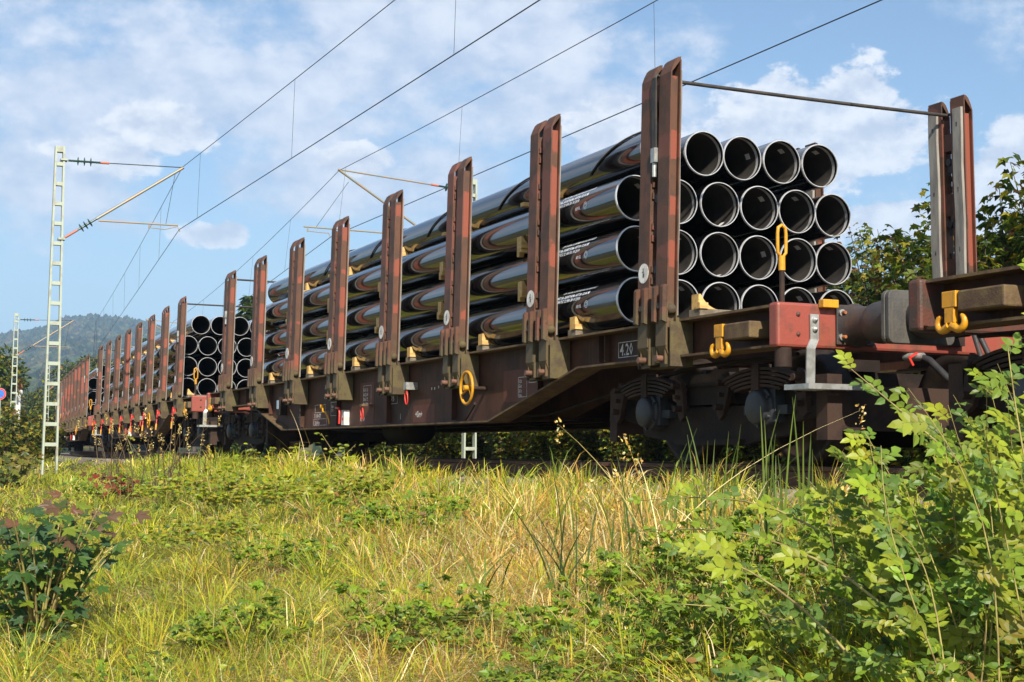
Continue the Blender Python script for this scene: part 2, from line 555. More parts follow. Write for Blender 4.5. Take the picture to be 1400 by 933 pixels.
def build_ground():
    us = [-3500, -1500, -600, -250, -120, -60, -30, -15, -9] + list(np.arange(-6, 5.0, 0.35)) + [5.0, 5.2, 5.4, 5.7, 6.5, 8, 9, 9.8, 10.6, 12, 13.6, 14.0, 14.6, 15.5, 17, 20, 25, 35, 60, 120, 300, 900, 2500, 4500]
    ys = [-3500, -1500, -500, -150, -60, -30, -15, -8, -4, -2] + list(np.arange(-1, 30, 0.5)) + list(np.arange(30, 80, 2.0)) + list(np.arange(80, 200, 8.0)) + [240, 300, 400, 600, 1000, 1800, 3000, 4600]
    v = []
    for Y in ys:
        for u in us:
            ww = 1.0 if abs(u) < 40 else max(0.0, 1 - (abs(u) - 40) / 400)
            v.append((u + off(Y) * ww, Y, gz(u, Y)))
    n = len(us)
    f = [(j * n + i, j * n + i + 1, (j + 1) * n + i + 1, (j + 1) * n + i) for j in range(len(ys) - 1) for i in range(n - 1)]
    b = M_('ground')
    b.add(v, f, True)
    tag(b.obj('ground'), kind='structure')
    # ballast bed, a sheet just above the ground
    us = [5.15, 5.35, 5.72, 6.3, 7.0, 8.2, 9.0, 9.6, 10.2, 11, 12, 13, 13.6, 13.9]
    ys = list(np.arange(-6, 60, 1.0)) + list(np.arange(60, 260, 6.0))
    v = [(u + off(Y), Y, gz(u, Y) + 0.012) for Y in ys for u in us]
    n = len(us)
    f = [(j * n + i, j * n + i + 1, (j + 1) * n + i + 1, (j + 1) * n + i) for j in range(len(ys) - 1) for i in range(n - 1)]
    b = M_('ballast')
    b.add(v, f, True)
    tag(b.obj('ballast_bed'), kind='structure')
    # loose ballast stones
    N = 15000
    V = []
    F = []
    base = np.array([(1, 0, 0), (-1, 0, 0), (0, 1, 0), (0, -1, 0), (0, 0, 1), (0, 0, -1)], float)
    fb = np.array([(0, 2, 4), (2, 1, 4), (1, 3, 4), (3, 0, 4), (2, 0, 5), (1, 2, 5), (3, 1, 5), (0, 3, 5)])
    Y = 4 + 41 * rng.random(N) ** 1.5
    u = np.where(rng.random(N) < 0.6, 5.1 + 1.5 * rng.random(N), 9.0 + 2.6 * rng.random(N))
    s = 0.018 + 0.022 * rng.random(N)
    X = u + np.maximum(0, Y - 18.4) ** 2 / 1200
    Z = np.array([gz(a, b) for a, b in zip(u, Y)]) + 0.015
    sh = 1 + 0.5 * (rng.random((N, 6, 3)) - 0.5)
    P = base[None] * sh * s[:, None, None] * np.array([1.1, 1.1, 0.8])
    th = rng.random(N) * 6.28
    c, sn = np.cos(th)[:, None], np.sin(th)[:, None]
    Px = P[:, :, 0] * c - P[:, :, 1] * sn + X[:, None]
    Py = P[:, :, 0] * sn + P[:, :, 1] * c + Y[:, None]
    Pz = P[:, :, 2] + Z[:, None]
    V = np.stack([Px, Py, Pz], 2).reshape(-1, 3)
    F = (fb[None] + (np.arange(N) * 6)[:, None, None]).reshape(-1)
    me = np_mesh('ballast_stones', V, F, np.arange(0, len(F), 3), np.full(len(F) // 3, 3), ['stone'])
    o = bpy.data.objects.new('ballast_stones', me)
    C.objects.link(o)
    tag(o, kind='stuff')


build_ground()


def build_tracks():
    slm = M_('sleeper').box(-1.3, 1.3, -0.13, 0.13, -0.2, 0.0).mesh('sleeper')
    for tx, z0, nm in ((TX, 0.0, 'railway_track'), (11.6, -0.06, 'railway_track')):
        root = empty(nm, (0, 0, z0))
        tag(root, kind='structure')
        ys = list(np.arange(-6, 60, 1.5)) + list(np.arange(60, 240, 5.0))
        for sd in (-1, 1):
            b = MB()
            secs = [('rail_rust', [(-0.065, -0.17), (0.065, -0.17), (0.065, -0.155), (0.012, -0.14), (0.012, -0.045), (0.034, -0.035), (0.034, -0.002), (-0.034, -0.002), (-0.034, -0.035), (-0.012, -0.045), (-0.012, -0.14), (-0.065, -0.155)]),
                    ('rail_head', [(-0.03, -0.002), (0.03, -0.002), (0.028, 0.0), (-0.028, 0.0)])]
            for mn, prof in secs:
                b.use(mn)
                v = []
                for Y in ys:
                    s = slope(Y)
                    cx = tx + off(Y) + sd * 0.7525
                    for px, pz in prof:
                        v.append((cx + px, Y - px * s, pz))
                n = len(prof)
                f = [(j * n + i, j * n + (i + 1) % n, (j + 1) * n + (i + 1) % n, (j + 1) * n + i) for j in range(len(ys) - 1) for i in range(n)]
                b.add(v, f)
            b.obj('rail', root)
        for k in range(0, 62):
            Y = 5.0 + k * 0.62
            o = bpy.data.objects.new('sleeper', slm)
            C.objects.link(o)
            o.parent = root
            o.location = (tx + off(Y), Y, -0.172)
            o.rotation_euler = (0, 0, -math.atan(slope(Y)))


build_tracks()

# ------------------------------------------------------------------ wagon
SY = [-8.015 + 0.245 + 2.29 * i - 0.245 + 0.0 for i in range(8)]   # stake centres along the wagon
SY = [-8.015 + 2.29 * i for i in range(8)]
FLX, WEB = -1.505, -1.365


def lean(z):
    return 0.048 * max(0.0, z - 0.8) / 2.58


def shear(b):
    b.v = [(x + lean(z), y, z) for x, y, z in b.v]
    return b


def make_stake(parent, outer):
    """double post; outward is -x, inner face on x = 0, heights above the rail"""
    st = empty('stake', parent=parent)
    for z0, z1 in ((1.16, 1.30), (1.72, 1.90), (2.30, 2.50), (2.90, 3.06)):
        b = M_('stake_steel')
        b.box(-0.030, -0.016, -0.062, 0.062, z0, z1)
        shear(b).obj('connecting_plate', st)
    for z in (1.62, 2.22, 2.80):
        b = M_('rubber')
        b.cyl((-0.075, 0.0, z), (-0.012, 0.0, z), 0.034, 12)
        b.box(-0.06, -0.03, -0.03, 0.03, z - 0.10, z + 0.02)
        shear(b).obj('stop', st)
    b = M_('stake_steel')
    z = 1.45
    while z < 3.1:
        for sd in (-1, 1):
            zz = z + (0.05 if sd > 0 else 0)
            b.box(-0.088, -0.060, sd * 0.062, sd * 0.040, zz, zz + 0.055)
            b.box(-0.088, -0.060, sd * 0.062, sd * 0.040, zz + 0.10, zz + 0.15)
        z += 0.36
    tag(shear(b).obj('clamp_pieces', st), kind='stuff')
    for sd in (-1, 1):
        q = MB()

        def yy(a, c):      # a,c measured from the gap outwards
            return (sd * a, sd * c)
        T = 3.245
        y0, y1 = yy(0.060, 0.245)
        w0, w1 = yy(0.060, 0.072)
        q.use('stake_steel')
        q.box(-0.100, -0.088, y0, y1, 1.16, T)                       # outer flange
        q.prism([(-0.100, T), (-0.088, T), (-0.006, 3.355), (-0.006, 3.38), (-0.03, 3.375), (-0.055, 3.352), (-0.08, 3.302)], 'y', y0, y1)   # sloping cap
        q.box(-0.012, 0.0, y0, y1, 0.82, 3.354)                      # inner flange
        q.box(-0.088, -0.012, w0, w1, 0.82, 3.20)                    # web by the gap
        q.box(-0.099, -0.088, sd * 0.070, sd * 0.235, 0.97, 1.16)
        q.prism([(-0.099, 0.97), (-0.088, 0.97), (-0.050, 0.88), (-0.050, 0.80), (-0.062, 0.80), (-0.062, 0.885)], 'y', sd * 0.085, sd * 0.225)
        q.use('stake_web')
        a0, a1 = yy(0.195, 0.207)
        q.box(-0.0878, -0.0122, a0, a1, 0.82, 3.22)
        q.use('stake_steel')
        for e0, e1 in ((0.062, 0.105), (0.20, 0.243)):               # the claw bars at the foot
            q.prism([(-0.140, 1.175), (-0.101, 1.16), (-0.101, 1.47), (-0.128, 1.47), (-0.140, 1.45)], 'y', sd * e0, sd * e1)
        shear(q)
        po = q.obj('post', st)
        q = M_('dark_mark')
        q.cyl((-0.125, sd * 0.152, 1.30), (-0.101, sd * 0.152, 1.30), 0.026, 8)
        shear(q).obj('claw_pin', st)
        q = M_('bolt_brown')
        q.cyl((-0.140, sd * 0.150, 0.865), (-0.06, sd * 0.150, 0.865), 0.027, 12)
        shear(q).obj('pivot_bolt', st)
        q = M_('moss_steel')
        q.lathe([(0.0, sd * 0.272), (0.03, sd * 0.268), (0.045, sd * 0.24), (0.05, sd * 0.206)], 'y', 12, (-0.052, 0, 1.27))
        shear(q)
        q.obj('hinge_cap', st)
        q = M_('pad_wood')
        ys_ = sd * 0.165
        pts = []
        q.v = []
        zz = np.linspace(1.22, 3.27, 9)
        for i, z in enumerate(zz):
            wv = 0.006 * math.sin(i * 1.7 + sd)
            for px, py in ((0.001, -0.062), (0.022, -0.056), (0.022, 0.056), (0.001, 0.062)):
                q.v.append((px, ys_ + py + wv, z))
        for i in range(8):
            for j in range(4):
                q.f.append([i * 4 + j, i * 4 + (j + 1) % 4, (i + 1) * 4 + (j + 1) % 4, (i + 1) * 4 + j])
                q.mi.append(0)
                q.sm.append(False)
        q.f += [[3, 2, 1, 0], [32, 33, 34, 35]]
        q.mi += [0, 0]
        q.sm += [False, False]
        q.use('dark_mark')
        for z in (1.45, 1.95, 2.5, 3.1):
            q.box(0.022, 0.0235, ys_ - 0.008, ys_ + 0.008, z, z + 0.04)
        shear(q)
        q.obj('wooden_pad', st)
    if outer:
        q = M_('white_paint')
        q.cyl((-0.103, 0.152, 1.60), (-0.1002, 0.152, 1.60), 0.084, 24)
        q.use('dark_mark')
        q.box(-0.1045, -0.1032, 0.135, 0.160, 1.565, 1.60)
        q.box(-0.1045, -0.1032, 0.142, 0.172, 1.605, 1.618)
        q.box(-0.1045, -0.1032, 0.148, 0.160, 1.62, 1.645)
        shear(q)
        q.obj('number_disc', st)
    return st


def belly(y):
    a = abs(y)
    if a > 7.55: return 0.89
    if a > 6.4: return 0.89
    if a < 4.25: return 0.425
    return 0.425 + (a - 4.25) / (6.4 - 4.25) * 0.465


def hook(parent, y):
    q = M_('yellow_paint')
    X = -1.56
    q.box(X - 0.02, X + 0.02, y - 0.062, y + 0.062, 0.985, 1.085)
    q.box(X - 0.018, X + 0.018, y - 0.042, y + 0.042, 0.89, 0.985)
    pts = []
    for sd in (-1, 1):
        pts = [(X, y + sd * 0.012, 0.875)]
        for k in range(0, 9):
            a = R(-110 + k * 22)
            pts.append((X, y + sd * (0.075 + 0.045 * math.cos(a)), 0.895 + 0.045 * math.sin(a)))
        q.tube(pts, [0.03, 0.027, 0.025, 0.024, 0.023, 0.022, 0.021, 0.02, 0.019, 0.012], 8)
    q.obj('rope_hook', parent, bevel=0.006)


def fr(q, y0, y1, z0, z1, t=0.006, x=WEB - 0.0035):
    """outline of a painted lettering panel"""
    q.box(x, x - 0.0015, y0, y1, z0, z0 + t)
    q.box(x, x - 0.0015, y0, y1, z1 - t, z1)
    q.box(x, x - 0.0015, y0, y0 + t, z0 + t, z1 - t)
    q.box(x, x - 0.0015, y1 - t, y1, z0 + t, z1 - t)


def txt(q, body, size, y, z, x=WEB - 0.0045, bold=0.002, sx=1.0):
    """flat lettering on the side facing -x; reading runs towards -y"""
    vs, fs = text_mesh(body, size, bold)
    q.add([(x, y - a * sx, z + b) for a, b, c in vs], fs)


def make_bogie(parent, yc, flip):
    s = -1 if flip else 1
    b = M_('bogie_steel')
    for sd in (-1, 1):
        x0, x1 = sd * 1.02, sd * 1.10
        poly = [(-1.55, 0.62), (-1.20, 0.66), (-0.90, 0.60), (-0.55, 0.48), (0.55, 0.48), (0.90, 0.60), (1.20, 0.66), (1.55, 0.62),
                (1.55, 0.40), (1.20, 0.34), (1.16, 0.25), (0.64, 0.19), (0.50, 0.165), (-0.50, 0.165), (-0.64, 0.19), (-1.16, 0.25), (-1.20, 0.34), (-1.55, 0.40)]
        b.prism([(yc + a, z) for a, z in poly], 'x', x0, x1)
        b.prism([(yc + a, z) for a, z in [(-0.42, 0.50), (0.42, 0.50), (0.30, 0.76), (-0.30, 0.76)]], 'x', sd * 0.98, sd * 1.13)
        b.box(sd * 1.10, sd * 1.17, yc - 0.50, yc + 0.50, 0.165, 0.21)
        b.box(sd * 1.00, sd * 1.16, yc - 1.56, yc + 1.56, 0.655, 0.675)
    b.box(-1.0, 1.0, yc - 0.26, yc + 0.26, 0.45, 0.80)
    b.box(-0.35, 0.35, yc - 0.35, yc + 0.35, 0.80, 0.90)
    b.use('bogie_brown')
    for e in (-1, 1):
        b.box(-1.16, 1.16, yc + e * 1.56, yc + e * 1.64, 0.27, 0.60)
        for sd in (-1, 1):
            b.box(sd * 1.04, sd * 1.17, yc + e * 1.565, yc + e * 1.70, 0.20, 0.68)
    bo = b.obj('bogie', parent)
    for e in (-0.89, 0.89):
        y = yc + e
        q = M_('wheel_steel')
        for sd in (-1, 1):
            q.lathe([(0.0, sd * 0.68), (0.10, sd * 0.68), (0.12, sd * 0.72), (0.36, sd * 0.70), (0.40, sd * 0.68), (0.49, sd * 0.675), (0.485, sd * 0.70), (0.462, sd * 0.715), (0.458, sd * 0.815), (0.40, sd * 0.82), (0.36, sd * 0.76), (0.14, sd * 0.78), (0.11, sd * 0.84), (0.0, sd * 0.84)], 'x', 28, (0, y, 0.46))
        q.cyl((-1.05, y, 0.46), (1.05, y, 0.46), 0.085, 12)
        q.obj('wheelset', bo)
        for sd in (-1, 1):
            q = M_('axle_cap')
            q.box(sd * 1.06, sd * 1.19, y - 0.17, y + 0.17, 0.34, 0.60)
            q.box(sd * 1.06, sd * 1.17, y - 0.30, y + 0.30, 0.40, 0.47)
            q.lathe([(0.0, sd * 1.285), (0.10, sd * 1.285), (0.128, sd * 1.27), (0.135, sd * 1.25), (0.135, sd * 1.22), (0.16, sd * 1.215), (0.16, sd * 1.06)], 'x', 20, (0, y, 0.455))
            for k in range(6):
                a = R(60 * k + 30)
                q.cyl((sd * 1.21, y + 0.148 * math.cos(a), 0.455 + 0.148 * math.sin(a)), (sd * 1.24, y + 0.148 * math.cos(a), 0.455 + 0.148 * math.sin(a)), 0.014, 6)
            q.obj('axle_box', bo, bevel=0.004)
            q = M_('bogie_brown')
            for k in range(5):
                L = 0.50 - 0.045 * k * (1 if k < 4 else 1)
                zt = 0.765 - 0.033 * k
                pts = []
                for j in range(-5, 6):
                    tt = j / 5 * L
                    pts.append((y + tt, zt - 0.33 * tt * tt))
                poly = pts + [(p, z - 0.022) for p, z in reversed(pts)]
                q.prism(poly, 'x', sd * 1.15, sd * 1.25)
            q.box(sd * 1.14, sd * 1.262, y - 0.05, y + 0.05, 0.585, 0.79)
            q.obj('leaf_spring', bo)
            for g in (-1, 1):
                q = M_('bogie_brown')
                yy = y + g * 0.53
                q.prism([(yy - 0.05, 0.70), (yy + 0.03, 0.74), (yy + 0.065, 0.66), (yy + 0.06 + 0.05 * g, 0.42), (yy + 0.02 + 0.05 * g, 0.36), (yy - 0.04 + 0.05 * g, 0.40), (yy - 0.07, 0.60)], 'x', sd * 1.17, sd * 1.215)
                q.cyl((sd * 1.14, yy, 0.665), (sd * 1.28, yy, 0.665), 0.028, 8)
                q.cyl((sd * 1.14, yy + 0.035 * g, 0.47), (sd * 1.28, yy + 0.035 * g, 0.47), 0.028, 8)
                q.cyl((sd * 1.14, yy + 0.01 * g, 0.57), (sd * 1.26, yy + 0.01 * g, 0.57), 0.02, 8)
                q.obj('spring_hanger', bo, bevel=0.005)


def make_wagon(full=True):
    root = empty('flat_wagon', (0, 0, 0))
    # ---- side sills
    for sd in (-1, 1):
        q = M_('frame_brown')
        pts_b = [(-9.62, 0.895), (-6.4, 0.895), (-4.25, 0.43), (4.25, 0.43), (6.4, 0.895), (9.62, 0.895)]
        poly = [(-9.62, 1.168)] + [(9.62, 1.168)][:0] + [(a, z) for a, z in pts_b] + [(9.62, 1.168)]
        q.prism(poly, 'x', -WEB * sd * 1.0, -(WEB + 0.014) * sd)
        for y in (-6.80, -6.68, -5.35, -3.0, -0.7, 1.5, 3.4, 5.35, 7.0):
            zb = belly(y) + 0.03
            q.box(-sd * (WEB - 0.002), -sd * (WEB - 0.065), y - 0.006, y + 0.006, zb, 1.165)
        if sd > 0:
            q.use('frame_patch')
        o = q.obj('side_sill', root)
        q = M_('flange')
        q.box(sd * 1.29, -sd * FLX, -9.62, 9.62, 1.17, 1.19)
        q.obj('top_flange', root)
        q = M_('flange')
        t = 0.018
        top = [(a, z) for a, z in pts_b]
        poly = top + [(a, z - t) for a, z in reversed(top)]
        q.prism([(a, z - 0.001) for a, z in poly], 'x', sd * 1.25, -sd * FLX)
        q.obj('bottom_flange', root)
    # ---- inner girders and cross members
    q = M_('frame_brown')
    for x in (-0.38, 0.38):
        q.prism([(-9.6, 1.15), (-9.6, 0.9), (-6.0, 0.88), (-4.0, 0.47), (4.0, 0.47), (6.0, 0.88), (9.6, 0.9), (9.6, 1.15)], 'x', x - 0.01, x + 0.01)
        q.box(x - 0.1, x + 0.1, -9.6, 9.6, 1.15, 1.165)
        q.box(x - 0.1, x + 0.1, -4.0, 4.0, 0.452, 0.469)
    for y in SY:
        q.box(-1.345, 1.345, y - 0.11, y + 0.11, 1.02, 1.148)
        if abs(y) < 4.5:
            q.box(-1.34, 1.34, y - 0.05, y + 0.05, 0.50, 1.02)
    q.obj('underframe', root)
    # ---- stake brackets
    for y in SY:
        for sd in (-1, 1):
            q = M_('moss_steel')
            for e in (-1, 1):
                a = y + e * 0.268
                q.box(sd * 1.385, sd * 1.598, a - 0.006, a + 0.006, 0.80, 1.166)
                q.box(sd * 1.506, sd * 1.535, a - e * 0.02 - 0.012, a - e * 0.02 + 0.012, 0.81, 1.20)
            q.box(sd * 1.385, sd * 1.505, y - 0.262, y + 0.262, 0.80, 0.815)
            q.box(sd * 1.585, sd * 1.60, y - 0.03, y + 0.03, 0.82, 0.97)
            q.obj('stake_bracket', root)
    # ---- stakes
    if full:
        proto = {}
        for sd in (-1, 1):
            for i, y in enumerate(SY):
                if sd not in proto:
                    st = make_stake(root, sd < 0)
                    proto[sd] = st
                else:
                    st = copy_tree(proto[sd], root)
                if sd < 0:
                    st.location = (-1.527, y, 0)
                    st.rotation_euler = (rng.normal(0, .0022), rng.normal(0, .0016), rng.normal(0, .006))
                else:
                    st.location = (1.527, y, 0)
                    st.rotation_euler = (0, 0, math.pi)
        for y in (SY[0], SY[7]):
            q = M_('strap')
            pts = []
            for k in range(13):
                a = k / 12
                pts.append((-1.49 + 2.98 * a, y, 3.235 - 0.008 * math.sin(math.pi * a)))
            q.tube(pts, 0.017, 8)
            q.obj('tie_bar', root)
            for sx in (-1, 1):
                q = M_('strap')
                q.box(sx * 1.60, sx * 1.588, y - 0.03, y + 0.035, 2.62, 3.24)
                q.tube([(sx * 1.594, y, 3.23), (sx * 1.57, y, 3.27), (sx * 1.52, y, 3.245)], 0.014, 8)
                q.use('galvanised')
                q.box(sx * 1.57, sx * 1.615, y - 0.035, y + 0.03, 2.52, 2.64)
                q.cyl((sx * 1.59, y + 0.01, 2.40), (sx * 1.59, y + 0.01, 2.56), 0.02, 8)
                q.obj('ratchet_strap', root)
    # ---- ends
    for e in (-1, 1):
        mt = 'head_red'
        q = M_(mt)
        q.box(-1.55, 1.55, e * 9.63, e * 9.75, 0.867, 1.196)
        h = q.obj('headstock', root, bevel=0.022)
        q = M_('head_rust')
        for z in (0.965, 1.11):
            q.lathe([(0, e * 9.765), (0.014, e * 9.76), (0.02, e * 9.75)], 'y', 8, (-1.37, 0, z))
            q.lathe([(0, e * 9.765), (0.014, e * 9.76), (0.02, e * 9.75)], 'y', 8, (1.37, 0, z))
        q.obj('rivet', h)
        # coupling hook and socket
        q = M_('bogie_brown')
        q.box(-0.12, 0.12, e * 9.75, e * 9.80, 0.93, 1.13)
        q.tube([(0, e * 9.78, 1.03), (0, e * 9.98, 1.03), (0, e * 10.10, 1.06), (0, e * 10.14, 1.13)], [0.045, 0.045, 0.04, 0.025], 8)
        q.obj('draw_hook', root)
        q = M_('buffer_steel')
        q.tube([(0.0, e * 10.04, 0.99), (-0.03, e * 10.15, 0.80), (-0.03, e * 10.36, 0.62)], 0.022, 6)
        q.tube([(0.05, e * 10.04, 0.99), (0.06, e * 10.15, 0.80), (0.06, e * 10.36, 0.62)], 0.022, 6)
        q.cyl((-0.16, e * 10.30, 0.70), (0.2, e * 10.30, 0.70), 0.026, 8)
        q.obj('screw_coupling', root)
        for sd in (-1, 1):
            xb = sd * 0.875
            q = M_('buffer_steel')
            q.box(xb - 0.17, xb + 0.17, e * 9.75, e * 9.772, 0.90, 1.195)
            q.lathe([(0.165, e * 9.77), (0.150, e * 9.80), (0.135, e * 9.84), (0.130, e * 9.87), (0.128, e * 10.00), (0.136, e * 10.005), (0.150, e * 10.03), (0.156, e * 10.10), (0.156, e * 10.36), (0.14, e * 10.44)], 'y', 24, (xb, 0, 1.045))
            bf = q.obj('buffer', root, bevel=0.004)
            q = M_('buffer_face')
            hw, hh, rr = 0.285, 0.185, 0.05
            pl = []
            for cx, cz, a0 in ((hw - rr, hh - rr, 0), (-hw + rr, hh - rr, 90), (-hw + rr, -hh + rr, 180), (hw - rr, -hh + rr, 270)):
                for k in range(5):
                    a = R(a0 + k * 22.5)
                    pl.append((xb + cx + rr * math.cos(a), 1.045 + cz + rr * math.sin(a)))
            q.prism(pl, 'y', e * 10.43, e * 10.468)
            q.obj('buffer_head', bf, bevel=0.006)
            for bx in (-0.13, 0.13):
                for bz in (-0.09, 0.09):
                    q = M_('galvanised')
                    q.cyl((xb + bx, e * 9.772, 1.045 + bz), (xb + bx, e * 9.79, 1.045 + bz), 0.026, 12)
                    q.use('bolt_rust')
                    q.cyl((xb + bx, e * 9.79, 1.045 + bz), (xb + bx, e * 9.825, 1.045 + bz), 0.014, 6)
                    q.obj('bolt', bf)
        # shunter's step: galvanised hanger and grating
        hx = -1.24 if e < 0 else 1.24
        y = e * 9.758
        q = M_('galvanised')
        path = [(hx, 1.115), (hx, 0.965), (hx - 0.0, 0.93), (hx - 0.045, 0.86), (hx - 0.05, 0.60)]
        vv = []
        for k, (xa, za) in enumerate(path):
            wob = 0.018 * (1 if k in (3, 4) else 0) * e
            for dx in (-0.037, 0.037):
                for yy in (y, y + e * 0.012):
                    vv.append((xa + dx, yy + wob, za))
        ff = []
        for k in range(len(path) - 1):
            o_ = k * 4
            ff += [(o_, o_ + 2, o_ + 6, o_ + 4), (o_ + 1, o_ + 5, o_ + 7, o_ + 3), (o_, o_ + 4, o_ + 5, o_ + 1), (o_ + 2, o_ + 3, o_ + 7, o_ + 6)]
        ff += [(0, 1, 3, 2), (16, 18, 19, 17)]
        q.add(vv, ff)
        s_ = q.obj('step_hanger', root)
        q = M_('galvanised')
        q.box(hx - 0.18, hx + 0.29, e * 9.64, e * 9.655, 0.56, 0.60)
        q.box(hx - 0.18, hx + 0.29, e * 9.93, e * 9.945, 0.56, 0.60)
        for k in range(9):
            xx = hx - 0.18 + k * 0.0575
            q.box(xx, xx + 0.009, e * 9.655, e * 9.93, 0.56, 0.598)
        for k in range(7):
            yy = 9.69 + k * 0.036
            q.box(hx - 0.17, hx + 0.28, e * yy, e * (yy + 0.005), 0.573, 0.595)
        q.obj('step', s_)
        for z in (1.075, 1.005):
            q = M_('galvanised')
            q.lathe([(0.0, e * 9.80), (0.010, e * 9.80), (0.012, e * 9.785), (0.022, e * 9.783), (0.022, e * 9.765)], 'y', 8, (hx, 0, z))
            q.obj('bolt', s_)
        # pin pocket under the corner
        for sx in (-1, 1):
            q = M_('bogie_brown')
            q.cyl((sx * 1.462, e * 9.69, 0.866), (sx * 1.462, e * 9.69, 0.725), 0.062, 14)
            q.obj('lamp_pocket', root)
        # lamp iron / yellow block
        q = M_('yellow_paint')
        bx = -1.125 if e < 0 else 1.125
        q.box(bx - 0.068, bx + 0.068, e * 9.753, e * 9.815, 1.165, 1.225)
        q.obj('lamp_bracket', root, bevel=0.005)
        # lever with yellow loop handle
        q = M_('bogie_brown')
        lx = -1.475 if e < 0 else 1.475
        q.cyl((lx, e * 9.70, 1.19), (lx, e * 9.70, 1.46), 0.020, 8)
        q.use('yellow_paint')
        q.cyl((lx, e * 9.70, 1.43), (lx, e * 9.70, 1.535), 0.026, 10)
        pts = [(lx, 1.52), (lx - 0.035, 1.56), (lx - 0.036, 1.62), (lx - 0.036, 1.70), (lx - 0.03, 1.745), (lx, 1.765), (lx + 0.03, 1.745), (lx + 0.036, 1.70), (lx + 0.036, 1.62), (lx + 0.035, 1.56)]
        q.tube([(a, e * 9.70, z) for a, z in pts], 0.013, 8, closed=True)
        q.obj('uncoupling_lever', root)
        # brake hose with red cock
        q = M_('rubber')
        q.tube([(-0.33, e * 9.72, 0.86), (-0.30, e * 9.90, 0.80), (-0.26, e * 10.05, 0.66), (-0.2, e * 10.25, 0.52), (-0.14, e * 10.47, 0.47)], 0.028, 8)
        q.tube([(0.33, e * 9.72, 0.86), (0.30, e * 9.90, 0.80), (0.26, e * 10.05, 0.62), (0.2, e * 10.25, 0.50), (0.14, e * 10.47, 0.47)], 0.028, 8)
        q.use('galvanised')
        q.cyl((-0.36, e * 9.68, 0.84), (-0.31, e * 9.84, 0.83), 0.032, 8)
        q.use('red_paint')
        q.obox((-0.34, e * 9.80, 0.86), (-0.44, e * 9.84, 0.82), 0.02, 0.014)
        q.obox((-0.44, e * 9.84, 0.82), (-0.42, e * 9.86, 0.76), 0.02, 0.014)
        q.obj('brake_hose', root)
    # jacking pads and rope hooks on the sills
    for y0, y1 in ((-9.42, -9.06), (8.86, 9.26)):
        q = M_('flange')
        q.box(-1.575, WEB - 0.003, y0, y1, 0.955, 1.082)
        q.obj('jacking_pad', root, bevel=0.012)
    hook(root, -8.99)
    hook(root, 9.33)
    # ---- hand wheel
    q = M_('yellow_paint')
    cy, cz, X = -3.88, 0.785, -1.60
    pts = [(X, cy + 0.175 * math.cos(R(a)), cz + 0.175 * math.sin(R(a))) for a in range(0, 360, 12)]
    q.tube(pts, 0.016, 8, closed=True)
    for a in (95, 215, 335):
        q.cyl((X + 0.03, cy, cz), (X, cy + 0.17 * math.cos(R(a)), cz + 0.17 * math.sin(R(a))), 0.011, 6)
    q.cyl((X - 0.035, cy, cz), (X + 0.05, cy, cz), 0.03, 10)
    hw = q.obj('hand_wheel', root)
    q = M_('bogie_brown')
    q.cyl((X + 0.05, cy, cz), (WEB, cy, cz), 0.022, 8)
    q.obox((-1.46, cy + 0.1, 0.62), (-1.46, cy + 0.38, 0.45), 0.02, 0.03)
    q.obj('spindle', hw)
    # ---- red and yellow brake levers on the sill
    q = M_('red_paint')
    q.tube([(-1.50, 1.30, 0.70), (-1.52, 1.08, 0.685), (-1.52, 1.05, 0.62), (-1.52, 1.06, 0.47)], 0.016, 8)
    q.use('white_paint')
    q.box(-1.447, WEB - 0.003, 1.08, 1.20, 0.455, 0.665)
    q.use('red_paint')
    q.box(-1.450, -1.4475, 1.11, 1.17, 0.52, 0.56)
    q.obj('changeover_lever', root)
    q = M_('yellow_paint')
    q.tube([(-1.50, 2.02, 0.735), (-1.50, 1.96, 0.735), (-1.50, 1.94, 0.66), (-1.50, 1.80, 0.645), (-1.47, 1.74, 0.55), (-1.47, 1.70, 0.48)], 0.014, 8)
    q.lathe([(0, -1.53), (0.03, -1.525), (0.034, -1.50), (0.03, -1.47), (0, -1.465)], 'x', 10, (0, 1.99, 0.735))
    q.obj('load_lever', root)
    for cy, cz, nm in ((0.10, 0.60, 0), (-1.65, 0.76, 1)):
        q = M_('red_paint')
        pts = [(-1.50, cy + 0.05 * math.cos(R(a)) + 0.02 * math.sin(R(a)), cz + 0.095 * math.sin(R(a))) for a in range(0, 360, 24)]
        q.tube(pts, 0.009, 6, closed=True)
        q.use('galvanised' if nm else 'flange')
        q.box(-1.52, WEB - 0.003, cy - 0.05, cy + 0.05, cz + 0.09, cz + 0.12 + 0.06 * nm)
        q.obj('release_handle', root)
    # ---- small box with pale label
    q = M_('bogie_steel')
    q.box(-1.50, WEB - 0.003, 4.42, 4.60, 0.66, 0.95)
    bx = q.obj('document_box', root)
    q = M_('label_blue')
    q.box(-1.503, -1.5005, 4.45, 4.57, 0.76, 0.90)
    q.obj('label_plate', bx)
    # ---- painted panels and lettering
    q = M_('frame_patch')
    for y0, y1, z0, z1 in ((-5.25, -4.35, 0.62, 0.95), (-2.3, -1.55, 0.45, 0.66), (2.05, 2.95, 0.45, 0.68), (0.0, 0.6, 0.45, 1.02)):
        q.box(WEB - 0.0015, WEB - 0.0030, y0, y1, z0 if abs(y0) < 4 else z0, z1)
    q.use('letter_white')
    fr(q, -7.36, -6.96, 0.945, 1.085)
    txt(q, '4.20', 0.15, -6.99, 0.965, sx=0.95)
    fr(q, -4.96, -4.74, 0.66, 0.87)
    fr(q, -5.19, -5.01, 0.80, 0.89)
    txt(q, '4.2 t\n5.6 t\n8.1 t\n9.0 t', 0.05, -4.76, 0.81, sx=0.75)
    txt(q, 'REV', 0.06, -5.03, 0.825, sx=0.8)
